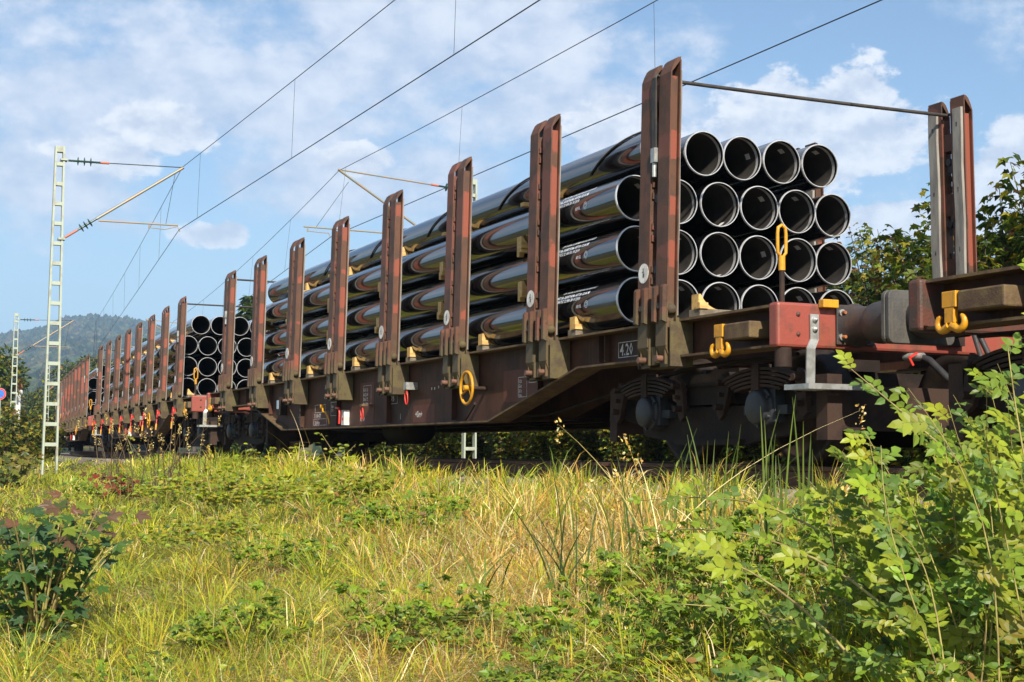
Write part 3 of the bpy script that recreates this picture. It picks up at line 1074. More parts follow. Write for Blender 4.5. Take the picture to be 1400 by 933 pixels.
    fr(q, 0.12, 0.46, 0.70, 0.98)
    txt(q, 'A B C D\n44 52 64\n58 65 72\n00 S 120', 0.065, 0.45, 0.90, sx=0.85)
    txt(q, 'RIV 50', 0.075, 0.58, 0.50, sx=0.95)
    fr(q, -0.95, -0.62, 0.70, 0.86)
    txt(q, 'DB', 0.13, -0.66, 0.735)
    txt(q, '+5m+', 0.10, -1.63, 0.515, bold=0.004)
    txt(q, '1', 0.10, -1.05, 0.50)
    fr(q, 2.25, 2.80, 0.66, 0.78)
    fr(q, 2.18, 2.86, 0.47, 0.57)
    txt(q, '31 80 472', 0.085, 2.84, 0.585, sx=1.05, bold=0.003)
    txt(q, '20.84 m', 0.08, 2.80, 0.485, sx=1.0, bold=0.003)
    txt(q, '31 RIV', 0.09, 2.30, 1.00, sx=0.9)
    txt(q, '80 D-DB', 0.09, 2.33, 0.86, sx=0.9)
    fr(q, 1.62, 1.98, 0.60, 0.80)
    txt(q, 'Snps\n27 t', 0.06, 1.95, 0.72, sx=0.9)
    fr(q, 3.50, 3.68, 0.50, 0.62)
    txt(q, 'R\n60', 0.07, 3.66, 0.70, sx=0.9)
    for k, (dy, dz) in enumerate(((0, 0), (0.10, 0.0), (-0.13, 0.01), (-0.27, 0.05), (-0.36, 0.11))):
        q.box(WEB - 0.003, WEB - 0.0045, -2.3 + dy, -2.275 + dy, 0.83 + dz, 0.86 + dz)
    tag(q.obj('lettering', root), kind='stuff')
    # underfloor gear: air tank, brake cylinder, rigging
    q = M_('bogie_steel')
    q.lathe([(0, -0.62), (0.16, -0.60), (0.22, -0.52), (0.22, 0.52), (0.16, 0.60), (0, 0.62)], 'y', 20, (-0.55, 0.9, 0.42))
    q.box(-0.8, -0.3, 0.5, 0.6, 0.40, 0.9)
    q.box(-0.8, -0.3, 1.2, 1.3, 0.40, 0.9)
    q.obj('air_tank', root)
    q = M_('bogie_steel')
    q.lathe([(0, -0.3), (0.17, -0.28), (0.17, 0.25), (0.06, 0.3), (0.03, 0.9)], 'y', 16, (0.5, -1.4, 0.55))
    q.tube([(0.0, -6.8, 0.45), (0.0, -3.0, 0.40), (0.0, 3.0, 0.40), (0.0, 6.8, 0.45)], 0.025, 6)
    q.tube([(-1.2, -9.5, 0.84), (-1.2, -8.0, 0.82), (-0.9, -4.5, 0.50), (-0.9, 4.5, 0.50), (-1.2, 8.0, 0.82), (-1.2, 9.5, 0.84)], 0.018, 6)
    q.obj('brake_rigging', root)
    make_bogie(root, -8.12, False)
    make_bogie(root, 8.12, True)
    return root


def place(root, Y):
    root.location = (TX + off(Y), Y, 0)
    root.rotation_euler = (0, 0, -math.atan(slope(Y)))


wagon = make_wagon()
place(wagon, YC)
GW = 'flat wagons of the pipe train'
tag(wagon, 'front loaded brown stake wagon with yellow hand wheel, carrying black pipes', 'wagon', GW)
wag2 = copy_tree(wagon)
place(wag2, YC + WL)
tag(wag2, 'second stake wagon back, with a row of red and yellow winding handles', 'wagon', GW)
wag3 = copy_tree(wagon)
place(wag3, YC + 2 * WL)
tag(wag3, 'third stake wagon back, its many stakes hiding the load, behind the mast', 'wagon', GW)
wag4 = copy_tree(wagon)
place(wag4, YC + 3 * WL)
tag(wag4, 'farthest visible stake wagon, seen between the legs of the left mast', 'wagon', GW)
# the wagon nearest the camera: only its rear end is in view, so it carries no stakes here
wag0 = empty('flat_wagon')
for ch in list(wagon.children):
    nm = ch.name.split('.')[0]
    if nm in ('stake', 'stake_bracket', 'lettering', 'hand_wheel', 'tie_bar', 'ratchet_strap', 'document_box', 'release_handle', 'changeover_lever', 'load_lever', 'lamp_pocket'):
        continue
    c = copy_tree(ch, wag0)
    if nm == 'headstock':
        c.data = c.data.copy()
        c.data.materials[0] = MATS['head_rust']
place(wag0, YC - WL)
tag(wag0, 'nearest wagon end at the right edge, rusty frame with yellow double hook', 'wagon', GW)

# winding handles of the second wagon
for i, y in enumerate(SY):
    q = M_('red_paint')
    x = -1.66
    pts = [(x, 0.07 * math.cos(R(a)), 0.10 + 0.09 * math.sin(R(a))) for a in range(0, 360, 30)]
    q.tube(pts, 0.017, 6, closed=True)
    q.box(x - 0.01, x + 0.08, -0.05, 0.05, 0.09, 0.16)
    q.tube([(x, 0.02, 0.02), (x - 0.02, -0.01, -0.12)], 0.014, 6)
    q.use('yellow_paint')
    q.tube([(x - 0.02, -0.01, -0.12), (x - 0.03, -0.03, -0.26)], 0.022, 6)
    q.obj('winding_handle', wag2, (0, y, 0.80))

# ------------------------------------------------------------------ the load
PR = 0.2125
PLEN = 13.7


def pipe_mesh():
    n = 40
    b = MB()
    ri = PR - 0.0105
    L = PLEN
    b.use('pipe_black').lathe([(PR, 0.02), (PR, 3.4), (PR, 6.8), (PR, 10.2), (PR, L - 0.02)], 'y', n)
    b.use('pipe_rim').lathe([(ri, 0.012), (ri, 0.0), (PR - 0.004, 0.0), (PR - 0.0005, 0.012), (PR - 0.0005, 0.02)], 'y', n, smooth=False)
    b.lathe([(PR - 0.0005, L - 0.02), (PR - 0.004, L), (ri, L), (ri, L - 0.09)], 'y', n, smooth=False)
    b.lathe([(ri, 0.085), (ri, 0.045)], 'y', n)
    b.use('pipe_black').lathe([(ri, 0.045), (ri, 0.012)], 'y', n)
    b.use('pipe_inside').lathe([(ri, L - 0.09), (ri, 9), (ri, 5), (ri, 1.0), (ri, 0.085)], 'y', n)
    for f in b.sm:
        pass
    me = b.mesh('steel_pipe')
    return me


PIPE = pipe_mesh()


def curved(b, vs, fs, y0, a0, r):
    """wrap flat lettering round the outside of a pipe (outward -x side); a0 = angle of its baseline above the side"""
    out = []
    for x, y, z in vs:
        a = a0 + y / r
        out.append((-r * math.cos(a), y0 - x, r * math.sin(a)))
    b.add(out, fs)


def print_mesh(k):
    b = M_('pipe_print')
    r = PR + 0.0008
    vs, fs = text_mesh('EN 10208-2 L360NB 406.4 x 8.8 ' + '0417', 0.045, 0.0012)
    mx = max(v[0] for v in vs)
    curved(b, vs, fs, 0.55 + mx, R(44 if k else 48), r)
    vs, fs = text_mesh('WT No 56087 H.No 417 30 12.06 M\n1 184 KG 12 000 30 10 2010', 0.046, 0.0014)
    mx = max(v[0] for v in vs)
    curved(b, vs, fs, 0.62 + mx, R(27 if k else 30), r)
    vs, fs = text_mesh('API 5L', 0.04, 0.001)
    mx = max(v[0] for v in vs)
    curved(b, vs, fs, 0.72 + mx, R(-4), r)
    # round stamp
    for rad in (0.036, 0.022):
        for j in range(16):
            a0, a1 = R(j * 22.5), R(j * 22.5 + 16)
            pts = [(0.62 + rr * math.cos(a), rr * math.sin(a), 0) for rr, a in ((rad, a0), (rad, a1), (rad - 0.005, a1), (rad - 0.005, a0))]
            b.add([(-r * math.cos(R(2) + y / r), x, r * math.sin(R(2) + y / r)) for x, y, z in pts], [(0, 1, 2, 3)])
    return b.mesh('print')


PRINTS = [print_mesh(0), print_mesh(1)]


def sticker_mesh(ang, y0, sz=0.055):
    b = M_('sticker')
    r = PR - 0.012
    v = []
    for j in range(4):
        a = R(ang) + (j - 1.5) * sz / 3 / r
        v += [(r * math.cos(a), y0, r * math.sin(a)), (r * math.cos(a), y0 + sz * 1.35, r * math.sin(a))]
    b.add(v, [(j * 2, j * 2 + 1, j * 2 + 3, j * 2 + 2) for j in range(3)])
    return b.mesh('paper_label')


ORD = ['nearest', 'second', 'third', 'fourth', 'fifth', 'sixth']
ROWN = ['bottom', 'second lowest', 'second highest', 'top']
WN = {0: 'front', 1: 'second', 2: 'third'}
ROWZ = [1.475, 1.945, 2.415, 2.885]
STK = {}


def load(wi, wg):
    for r in range(4):
        n = 5 if r == 3 else 6
        for k in range(n):
            x = -1.207 + 0.434 * k + (0.275 if r == 3 else 0.0)
            y = -7.02 + rng.uniform(-0.035, 0.035) + (0.04 if r == 3 else 0)
            o = bpy.data.objects.new('steel_pipe', PIPE)
            C.objects.link(o)
            o.matrix_world = Matrix.Translation((TX + off(wg), wg, 0)) @ Matrix.Rotation(-math.atan(slope(wg)), 4, 'Z') @ Matrix.Translation((x, y, ROWZ[r]))
            which = 'nearest' if k == 0 else ('farthest' if k == n - 1 else ORD[k] + ' nearest')
            tag(o, '%s black pipe in the %s row of the %s wagon' % (which, ROWN[r], WN[wi]), 'pipe', 'black steel pipes on the %s wagon' % WN[wi])
            if wi == 0:
                if k == 0 and r < 3:
                    p = bpy.data.objects.new('stencilled_print', PRINTS[r % 2])
                    p['kind'] = 'stuff'
                    C.objects.link(p)
                    p.parent = o
                ang = [(20, 0), (55, 1), (-48, 0), (50, 1), (-60, 0), (40, 1), (62, 1)][(r * 5 + k * 3) % 7]
                key = ang[0]
                if key not in STK:
                    STK[key] = sticker_mesh(ang[0], 0.17)
                p = bpy.data.objects.new('paper_label', STK[key])
                C.objects.link(p)
                p.parent = o


load(0, YC)
load(1, YC + WL)
load(2, YC + 2 * WL)


def wedge_poly(cx, cz, side, h=0.13):
    """block hollowed on one side to the round of a pipe centred at cx,cz"""
    pts = []
    for k in range(7):
        a = R(205 + k * 10)
        rr = PR + 0.004
        pts.append((cx + rr * math.cos(a), cz + rr * math.sin(a)))
    zb = cz - PR - 0.003
    xo = pts[0][0] - 0.02
    pts2 = [(xo, zb)] + [(xo + 0.0, pts[0][1])] + pts
    pts2[-1] = (pts[-1][0], zb + 0.002)
    return pts2


LAYN = ['under the bottom row', 'under the second row', 'under the third row', 'under the top row']
STN = ['first', 'second', 'third', 'fourth', 'fifth', 'sixth', 'seventh', 'eighth']


def battens(wi, wg):
    F = Matrix.Translation((TX + off(wg), wg, 0)) @ Matrix.Rotation(-math.atan(slope(wg)), 4, 'Z')
    jobs = []
    for s in range(7):
        jobs.append((0, s, -0.37))
    for s in range(1, 7):
        for L in (1, 2, 3):
            if s == 6 and L == 3:
                continue
            jobs.append((L, s, (0.86 if L < 3 else 0.80) if s < 6 else 0.40))
    for L, s, dy in jobs:
        y = SY[s] + dy + rng.uniform(-0.03, 0.03)
        zt = ROWZ[L] - PR - 0.002
        cx = -1.207 + (0.275 if L == 3 else 0)
        j = rng.uniform(0, 0.05)
        if L == 0:
            e = M_('old_timber')
            e.box(-1.43, 1.35, -0.085, 0.085, 1.192, zt)
        else:
            e = M_('new_timber')
            e.box(-1.455 + j, 1.15, -0.040, 0.040, zt - 0.041, zt)
        o = e.obj('wooden_batten', bevel=0.003)
        o.matrix_world = F @ Matrix.Translation((0, y, 0))
        side = 'camera side of' if dy < 0 else 'far side of'
        tag(o, 'batten %s of pipes, %s %s stake, %s wagon' % (LAYN[L], 'right of' if dy < 0 else 'left of', STN[s], WN[wi]), 'batten', 'wooden battens between the pipes')
        q = M_('new_timber')
        q.prism(wedge_poly(cx, ROWZ[L], -1), 'y', -0.055, 0.055)
        if L == 0:
            q.box(-1.44, -1.36, -0.10, -0.036, zt + 0.001, zt + 0.05)
        elif L in (1, 2):
            q.box(-1.43 + j, -1.34, 0.056, 0.115, zt - 0.075, zt + 0.01)
        q.obj('wedge', o)


battens(0, YC)
battens(1, YC + WL)

# lashing lines over the top pipes of the front wagon
for i, s in enumerate((1, 2, 3, 4, 5)):
    cx, cz = -1.207 + 0.275, ROWZ[3]
    rr = PR + 0.012
    pts = []
    y0 = SY[s] - 0.20
    for k in range(12):
        t = k / 11
        a = R(200 - 110 * t)
        pts.append((TX + cx + rr * math.cos(a), YC + y0 - 0.95 * t, cz + rr * math.sin(a)))
    q = M_('strap').tube(pts, 0.010, 6)
    o = q.obj('lashing_strap')
    tag(o, 'dark lashing strap over the top pipes just right of the %s stake' % STN[s], 'strap', 'straps over the top row of pipes')

# ------------------------------------------------------------------ catenary masts and wires
def make_mast():
    root = empty('catenary_mast')
    H, zb = 7.3, -0.85
    for sd in (-1, 1):
        q = M_('mast_paint')
        a, b_ = sd * 0.165, sd * 0.09
        q.obox((a, 0, zb), (b_, 0, H), 0.045, 0.20, (0, 1, 0)) if False else None
        v = []
        for z, x in ((zb, a), (H, b_)):
            for dx in (-0.022, 0.022):
                for dy in (-0.09, 0.09):
                    v.append((x + dx, dy, z))
        q.add(v, [(0, 1, 5, 4), (3, 2, 6, 7), (2, 0, 4, 6), (1, 3, 7, 5), (4, 5, 7, 6), (0, 2, 3, 1)])
        q.obj('leg', root)
    z = 0.15
    while z < H - 0.3:
        f = (z - zb) / (H - zb)
        xx = 0.165 - 0.075 * f - 0.022
        q = M_('mast_paint').box(-xx, xx, -0.07, 0.07, z, z + 0.085)
        q.obj('rung', root)
        z += 0.477
    q = M_('mast_paint').box(-0.07, 0.07, -0.085, 0.085, H - 0.14, H - 0.002)
    q.obj('cap_plate', root)
    q = M_('concrete').box(-0.32, 0.32, -0.32, 0.32, -1.2, -0.62)
    q.obj('footing', root)
    return root


def ribbed(q, p, q_, n=3, r=0.085):
    p, q_ = Vector(p), Vector(q_)
    d = q_ - p
    q.use('insulator')
    for k in range(n):
        c = p + d * (0.30 + 0.2 * k)
        e = d.normalized() * 0.015
        q.tube([c - e, c, c + e], [r * 0.5, r, r * 0.5], 12)
    q.tube([p, q_], 0.026, 8)


def cantilever(root, s, apexx, apexz, dark=False, top='wire'):
    """arm reaching |apexx| from the mast, on side s; stay, strut, registration tube"""
    fm = s * 0.12
    ap = Vector((s * apexx, 0, apexz))
    bot = Vector((s * 0.18, 0, 5.12))
    q = MB()
    d = ap - bot
    q.use('insulator_end').tube([bot, bot + d * 0.10], 0.03, 8)
    ribbed(q, bot + d * 0.08, bot + d * 0.26, 3, 0.11)
    q.use('arm_tube').tube([bot + d * 0.26, ap], 0.032, 8)
    q.use('mast_paint').box(fm - 0.1 * s, fm + 0.06 * s, -0.12, 0.12, 5.05, 5.10)
    q.obj('strut', root)
    q = MB()
    tp = Vector((fm, 0, 6.98))
    t2 = Vector((s * 0.95, 0, 6.97 + (apexz - 6.97) * 0.3))
    ribbed(q, tp + (t2 - tp) * 0.1, t2, 3, 0.11)
    q.use('insulator_end').tube([t2, t2 + (t2 - tp) * 0.25], 0.03, 8)
    q.use('wire' if top == 'wire' else 'arm_tube').tube([t2, ap], 0.012 if top == 'wire' else 0.02, 6)
    q.use('mast_paint').box(fm - 0.1 * s, fm + 0.06 * s, -0.12, 0.12, 6.96, 7.0)
    q.obj('stay', root)
    return bot, ap


def reg_arm(root, s, x0, x1, z, sx0, sx1, zc, apx, apz):
    q = M_('arm_tube')
    q.tube([(x0, 0, z), (x1, 0, z + 0.02)], 0.02, 8)
    q.obj('registration_tube', root)
    q = M_('arm_tube')
    q.tube([(sx0, 0, z - 0.02), (sx0, 0, z - 0.11)], 0.018, 6)
    q.tube([(sx0, 0, z - 0.08), ((sx0 + sx1) / 2, 0, z - 0.10), (sx1 - (sx1 - sx0) * 0.08, 0, zc + 0.12), (sx1, 0, zc)], 0.011, 6)
    q.use('wire').tube([(x1 - s * 0.3, 0, z), (apx, 0, apz)], 0.006, 4)
    q.obj('steady_arm', root)


MY = [36.0, 82.0, 128.0]
base_mast = None
near_pts = []
for i, Y in enumerate(MY):
    if i == 0:
        mroot = make_mast()
        base_mast = mroot
        cantilever(mroot, 1, 2.95, 7.05)
        reg_arm(mroot, 1, 0.95, 2.85, 5.58, 2.15, 2.90, 5.45, 2.75, 6.9)
    else:
        mroot = copy_tree(base_mast)
    mroot.location = (3.96 - 0.26 + off(Y), Y, 0)
    tag(mroot, ['tall pale green lattice mast at the left, beside the third wagon', 'smaller pale lattice mast just left of the tallest one', 'smallest pale lattice mast, at the far left edge'][i], 'mast', 'catenary masts on the near side')
base2 = None
for i, Y in enumerate((35.5, 81.5, -11.0)):
    if i == 0:
        mroot = make_mast()
        base2 = mroot
        cantilever(mroot, -1, 3.68, 7.25, top='tube')
        reg_arm(mroot, -1, -1.3, -4.55, 5.70, -4.45, -3.85, 5.48, -3.4, 6.95)
        tag(mroot, 'pale green mast behind the front wagon, its foot seen under the belly', 'mast')
    elif i == 1:
        mroot = copy_tree(base2)
        tag(mroot, 'distant pale mast beyond the second and third wagons', 'mast')
    else:
        continue
    mroot.location = (14.4 + off(Y) - off(35.5), Y, 0)

TZ = 0.0


def wire_run(name, label, pts, r, droppers=None, group=None):
    q = M_('wire').tube(pts, r, 6)
    root = q.obj(name)
    tag(root, label, 'wire', group)
    return root


def lerp(pts, t):
    """pts: list of (X,Y,Z); interpolate by Y=t"""
    for a, b in zip(pts[:-1], pts[1:]):
        lo, hi = min(a[1], b[1]), max(a[1], b[1])
        if lo <= t <= hi:
            f = (t - a[1]) / (b[1] - a[1])
            return Vector(a) + (Vector(b) - Vector(a)) * f
    return None


def catmull(anchors, sag, z0, spans=12):
    pts = []
    for (a, b) in zip(anchors[:-1], anchors[1:]):
        for k in range(spans):
            f = k / spans
            p = Vector(a) + (Vector(b) - Vector(a)) * f
            p.z -= sag * 4 * f * (1 - f)
            pts.append(tuple(p))
    pts.append(tuple(anchors[-1]))
    return pts


sup = [-10.0, 36.0, 82.0, 128.0, 174.0]
st = [0.7, -0.35, 0.35, -0.35, 0.35]
con1 = [(7.50 if Y < 0 else (6.84 if Y == 36 else TX + off(Y) + s_), Y, 5.50) for Y, s_ in zip(sup, st)]
mes1 = [(7.52 if Y < 0 else (6.88 if Y == 36 else TX + off(Y) + s_ * .8), Y, 7.06) for Y, s_ in zip(sup, st)]
con2 = [(11.05 if Y < 0 else (10.55 if Y == 36 else 11.6 + off(Y) + s_), Y - 0.5, 5.50) for Y, s_ in zip(sup, st)]
mes2 = [(10.62 if Y < 0 else (10.74 if Y == 36 else 11.6 + off(Y) + s_), Y - 0.5, 7.22) for Y, s_ in zip(sup, st)]
for nm, con, mes, sagm in (('nearer', con1, mes1, 0.13), ('farther', con2, mes2, 0.30)):
    cp = catmull(con, 0.03, 0)
    mp = catmull(mes, sagm, 0)
    c = wire_run('contact_wire', 'thin dark contact wire above the %s track' % nm, cp, 0.0085, group=None)
    mw = wire_run('messenger_wire', 'thin sagging carrier wire above the %s track, highest of its pair' % nm, mp, 0.0075)
    Y = 2.4 if nm == 'nearer' else 3.3
    k = 0
    while Y < 125:
        a, b_ = lerp(mp, Y), lerp(cp, Y)
        if a and b_ and abs((Y - 36) % 46) > 3:
            M_('wire').tube([a, b_], 0.0035, 4).obj('dropper', mw)
        Y += 7.9
        k += 1

# ------------------------------------------------------------------ vegetation
class Leaves:
    """many small leaf faces in one mesh, each vertex carrying the leaf's own colour"""
    def __init__(s):
        s.V, s.F, s.S, s.T, s.Cc = [], [], [], [], []
        s.nv = 0
        s.nl = 0

    def raw(s, V, polys, cols):
        """V (n,k,3) ; polys list of index tuples ; cols (n,3)"""
        n, k = V.shape[:2]
        s.V.append(V.reshape(-1, 3))
        s.Cc.append(np.repeat(cols, k, axis=0))
        idx = np.arange(n)[:, None] * k + s.nv
        L = sum(len(p) for p in polys)
        flat = np.concatenate([np.tile(np.array(p), (n, 1)) + idx for p in polys], 1)
        tot = np.tile(np.array([len(p) for p in polys]), n)
        s.F.append(flat.ravel())
        s.T.append(tot)
        s.nv += n * k
        return s

    def shape(s, P, D, N, size, cols, outline, polys, lift):
        """outline: (k,2) in leaf plane (along, across); lift (k,) along the normal"""
        P, D, N = np.asarray(P, float), np.asarray(D, float), np.asarray(N, float)
        D = D / np.linalg.norm(D, axis=1, keepdims=True)
        B = np.cross(N, D)
        B /= np.linalg.norm(B, axis=1, keepdims=True) + 1e-9
        Nn = np.cross(D, B)
        o = np.asarray(outline, float)
        sz = np.asarray(size)[:, None, None]
        V = P[:, None] + sz * (o[None, :, 0:1] * D[:, None] + o[None, :, 1:2] * B[:, None] + np.asarray(lift)[None, :, None] * Nn[:, None])
        return s.raw(V, polys, np.asarray(cols))

    def ovate(s, P, D, N, size, cols):
        o = [(0, 0), (.26, .28), (.62, .24), (1, 0), (.62, -.24), (.26, -.28), (.5, 0)]
        return s.shape(P, D, N, size, cols, o, [(0, 6, 2, 1), (6, 3, 2), (0, 5, 4, 6), (6, 4, 3)], [0, .05, .03, -.12, .03, .05, -.02])

    def lobed(s, P, D, N, size, cols):
        o = [(0, 0), (.05, .34), (.22, .24), (.42, .52), (.52, .20), (1, 0), (.52, -.20), (.42, -.52), (.22, -.24), (.05, -.34), (.35, 0)]
        pl = [(10, i + 1, i) for i in range(0, 9)] + [(10, 0, 9)]
        pl = [(10, 0, 1, 2), (10, 2, 3, 4), (10, 4, 5, 6), (10, 6, 7, 8), (10, 8, 9, 0)]
        return s.shape(P, D, N, size, cols, o, pl, [0, -.05, .04, -.08, .03, -.14, .03, -.08, .04, -.05, .0])

    def mesh(s, name, m='foliage'):
        V = np.concatenate(s.V)
        F = np.concatenate(s.F)
        T = np.concatenate(s.T)
        S = np.concatenate([[0], np.cumsum(T)[:-1]])
        return np_mesh(name, V, F, S, T, [m], np.concatenate(s.Cc))


def unit(n):
    v = rng.normal(size=(n, 3))
    return v / np.linalg.norm(v, axis=1, keepdims=True)


def pick(cols, n, jit=0.15, wts=None):
    cols = np.array(cols)
    i = rng.choice(len(cols), n, p=wts)
    return np.clip(cols[i] * (1 + rng.normal(0, jit, (n, 1))) * (1 + rng.normal(0, jit * 0.3, (n, 3))), 0.004, 0.9)


G_DARK, G_MID, G_YEL, G_LIME = (0.036, 0.062, 0.010), (0.10, 0.135, 0.012), (0.30, 0.26, 0.020), (0.20, 0.26, 0.022)
G_BROWN, G_RED = (0.16, 0.085, 0.03), (0.33, 0.045, 0.02)
STRAW = [(0.80, 0.58, 0.17), (0.70, 0.45, 0.10), (0.82, 0.68, 0.34), (0.50, 0.28, 0.06)]
GRASS = [(0.30, 0.36, 0.014), (0.43, 0.45, 0.018), (0.62, 0.54, 0.030), (0.14, 0.21, 0.016), (0.30, 0.40, 0.07)]


def shoot_bush(name, h, wd, nst, nl, cols, wts, leaf=0.10, lobed=True, spike=0.55):
    """bush of upright leafy shoots: returns (leaf mesh, stem mesh)"""
    L = Leaves()
    b = M_('bark')
    PP, DD, NN, SS = [], [], [], []
    for i in range(nst):
        a = rng.uniform(0, 6.28)
        r = wd * math.sqrt(rng.uniform(0, 1))
        bx, by = 0.35 * r * math.cos(a), 0.35 * r * math.sin(a)
        tx, ty = r * math.cos(a), r * math.sin(a)
        hh = h * (0.55 + 0.45 * rng.random()) * (1 - 0.35 * (r / wd) ** 2)
        if rng.random() < 0.12:
            hh *= 1.18
        pts = []
        for k in range(7):
            t = k / 6
            pts.append(Vector((bx + (tx - bx) * t ** 1.4 + rng.uniform(-.03, .03), by + (ty - by) * t ** 1.4 + rng.uniform(-.03, .03), hh * t)))
        b.tube(pts, [0.022 * (1 - 0.85 * k / 6) * (h / 3) ** 0.5 for k in range(7)], 5)
        n = max(8, int(nl / nst))
        for j in range(n):
            t = 0.06 + 0.94 * rng.random() ** 0.85
            q = t * 6
            k = min(5, int(q))
            p = pts[k].lerp(pts[k + 1], q - k)
            aa = rng.uniform(0, 6.28)
            reach = spike * (1 - 0.85 * t) * 0.8 + 0.06
            rr = reach * rng.random() ** 0.6
            d = Vector((math.cos(aa), math.sin(aa), 0))
            c = p + d * rr + Vector((0, 0, rng.uniform(-0.04, 0.08) + rr * 0.25))
            PP.append(c)
            DD.append(d + Vector((0, 0, -0.25 + rng.uniform(-.3, .3))) + Vector(rng.normal(0, .3, 3)))
            NN.append(Vector((rng.normal(0, .5) - .1, rng.normal(0, .5) - 0.7, 1)))
            SS.append(leaf * rng.uniform(0.6, 1.25))
    n = len(PP)
    c = pick(cols, n, 0.2, wts)
    P = np.array([tuple(p) for p in PP])
    D = np.array([tuple(p) for p in DD])
    N = np.array([tuple(p) for p in NN])
    (L.lobed if lobed else L.ovate)(P, D, N, np.array(SS), c)
    return L.mesh(name), b.mesh('trunk')


def plant(name, meshes, loc, rz=0, sc_=1.0, label=None, cat='bush', group=None, sz=None):
    root = empty(name, loc, rz)
    root.scale = (sc_, sc_, sz or sc_)
    for nm, me in zip(('crown', 'trunk'), meshes):
        o = bpy.data.objects.new(nm, me)
        C.objects.link(o)
        o.parent = root
    tag(root, label, cat, group)
    return root


MAPLE_W = [.30, .34, .20, .06, .10]
MAPLE_C = [G_DARK, G_MID, G_YEL, G_LIME, G_BROWN]
hedge = [shoot_bush('crown', 3.6, 1.8, 84, 17000, MAPLE_C, MAPLE_W, 0.12, spike=.8),
         shoot_bush('crown', 3.8, 1.7, 76, 15500, MAPLE_C, [.22, .30, .28, .08, .12], 0.12, spike=.55),
         shoot_bush('crown', 3.4, 1.6, 84, 17000, MAPLE_C, [.36, .36, .16, .05, .07], 0.125, spike=.6)]
GH = 'maple bushes behind the train'
spots = [
    (15.6, 13.2, 1.5, 'leafy maple bush at the right edge, tallest one beside the far stake'),
    (18.0, 16.6, 1.35, 'maple bush filling the gap behind the two rightmost ones'),
    (18.6, 21.0, 1.22, 'paler maple bush set back between the buffers and the pipes'),
    (18.4, 24.6, 1.15, 'set back maple bush directly right of the pipe stack'),
    (16.4, 15.2, 1.42, 'maple bush just right of the tall far stake'),
    (15.5, 17.2, 1.45, 'maple bush directly behind the tall far stake'),
    (15.9, 19.4, 1.28, 'maple bush behind the buffers, left of the far stake'),
    (16.1, 21.3, 1.25, 'maple bush with one thin shoot, right of the pipe ends'),
    (16.0, 23.6, 1.15, 'maple bush half hidden by the right-hand pipe ends'),
    (16.2, 26.0, 1.0, 'maple bush hidden behind the pipe ends except its fringe'),
    (15.6, 28.4, 0.80, 'bush seen under the wagon beside the front bogie'),
    (15.6, 30.8, 0.80, 'bush seen under the wagon left of the front bogie'),
    (15.8, 33.2, 0.80, 'dark bush under the wagon right of the pale mast foot'),
    (16.2, 36.4, 0.80, 'bush right behind the pale mast foot under the wagon'),
    (16.4, 39.0, 0.80, 'bush left of the pale mast foot under the wagon'),
    (16.9, 42.0, 0.85, 'yellowing bush under the wagon belly left of the mast foot'),
    (17.3, 45.5, 0.85, 'round yellow bush where the wagon belly ends at left'),
    (17.8, 49.5, 0.85, 'bush glimpsed under the rear bogie of the front wagon'),
    (18.4, 54.0, 0.9, 'bush behind the gap between front and second wagons'),
    (19.5, 60.0, 0.9, 'bush behind the rear of the second wagon')]
for i, (X, Y, s_, lb) in enumerate(spots):
    plant('maple_bush', hedge[i % 3], (X, Y, -0.5), i * 1.9, s_, lb, 'bush', GH)

# taller trees farther off behind the train
def crown_tree(name, h, wd, nl, cols, wts, leaf, base=0.25, conifer=False):
    L = Leaves()
    b = M_('bark')
    b.tube([(0, 0, 0), (0.05, 0, h * .4), (0, 0.05, h * .9)], [0.02 * h, 0.014 * h, 0.004 * h], 7)
    P, D, N, S, cc = [], [], [], [], []
    if conifer:
        n = nl
        t = rng.random(n) ** 0.7
        z = h * (1.0 - t * (1 - base))
        tier = np.round(t * 16) / 16
        r = wd * (0.05 + tier) * (0.35 + 0.65 * rng.random(n) ** .5)
        a = np.round(rng.random(n) * 9) / 9 * 6.28 + tier * 11 + rng.normal(0, .16, n)
        P = np.stack([r * np.cos(a), r * np.sin(a), z - 0.25 * r], 1)
        D = np.stack([np.cos(a), np.sin(a), -0.4 + rng.normal(0, .2, n)], 1)
        N = np.stack([rng.normal(0, .3, n), rng.normal(0, .3, n), np.ones(n)], 1)
    else:
        K = 34
        cent = unit(K) * (rng.random((K, 1)) ** .4) * np.array([wd, wd, h * (1 - base) / 2]) * 0.78 + np.array([0, 0, h * (base + (1 - base) / 2)])
        for c in cent[:16]:
            b.tube([(0, 0, h * base), tuple(c * np.array([.5, .5, .85])), tuple(c)], [0.007 * h, 0.005 * h, 0.002 * h], 5)
        k = rng.integers(0, K, nl)
        rad = wd * 0.36
        v = unit(nl) * (0.55 + 0.45 * rng.random((nl, 1))) * rad
        P = cent[k] + v
        D = v + unit(nl) * rad * .8
        N = v * 0.4 + np.array([0, 0, rad]) + unit(nl) * rad * .6
    S = leaf * rng.uniform(.6, 1.3, nl)
    L.ovate(P, D, N, S, pick(cols, nl, .22, wts))
    return L.mesh(name), b.mesh('trunk')


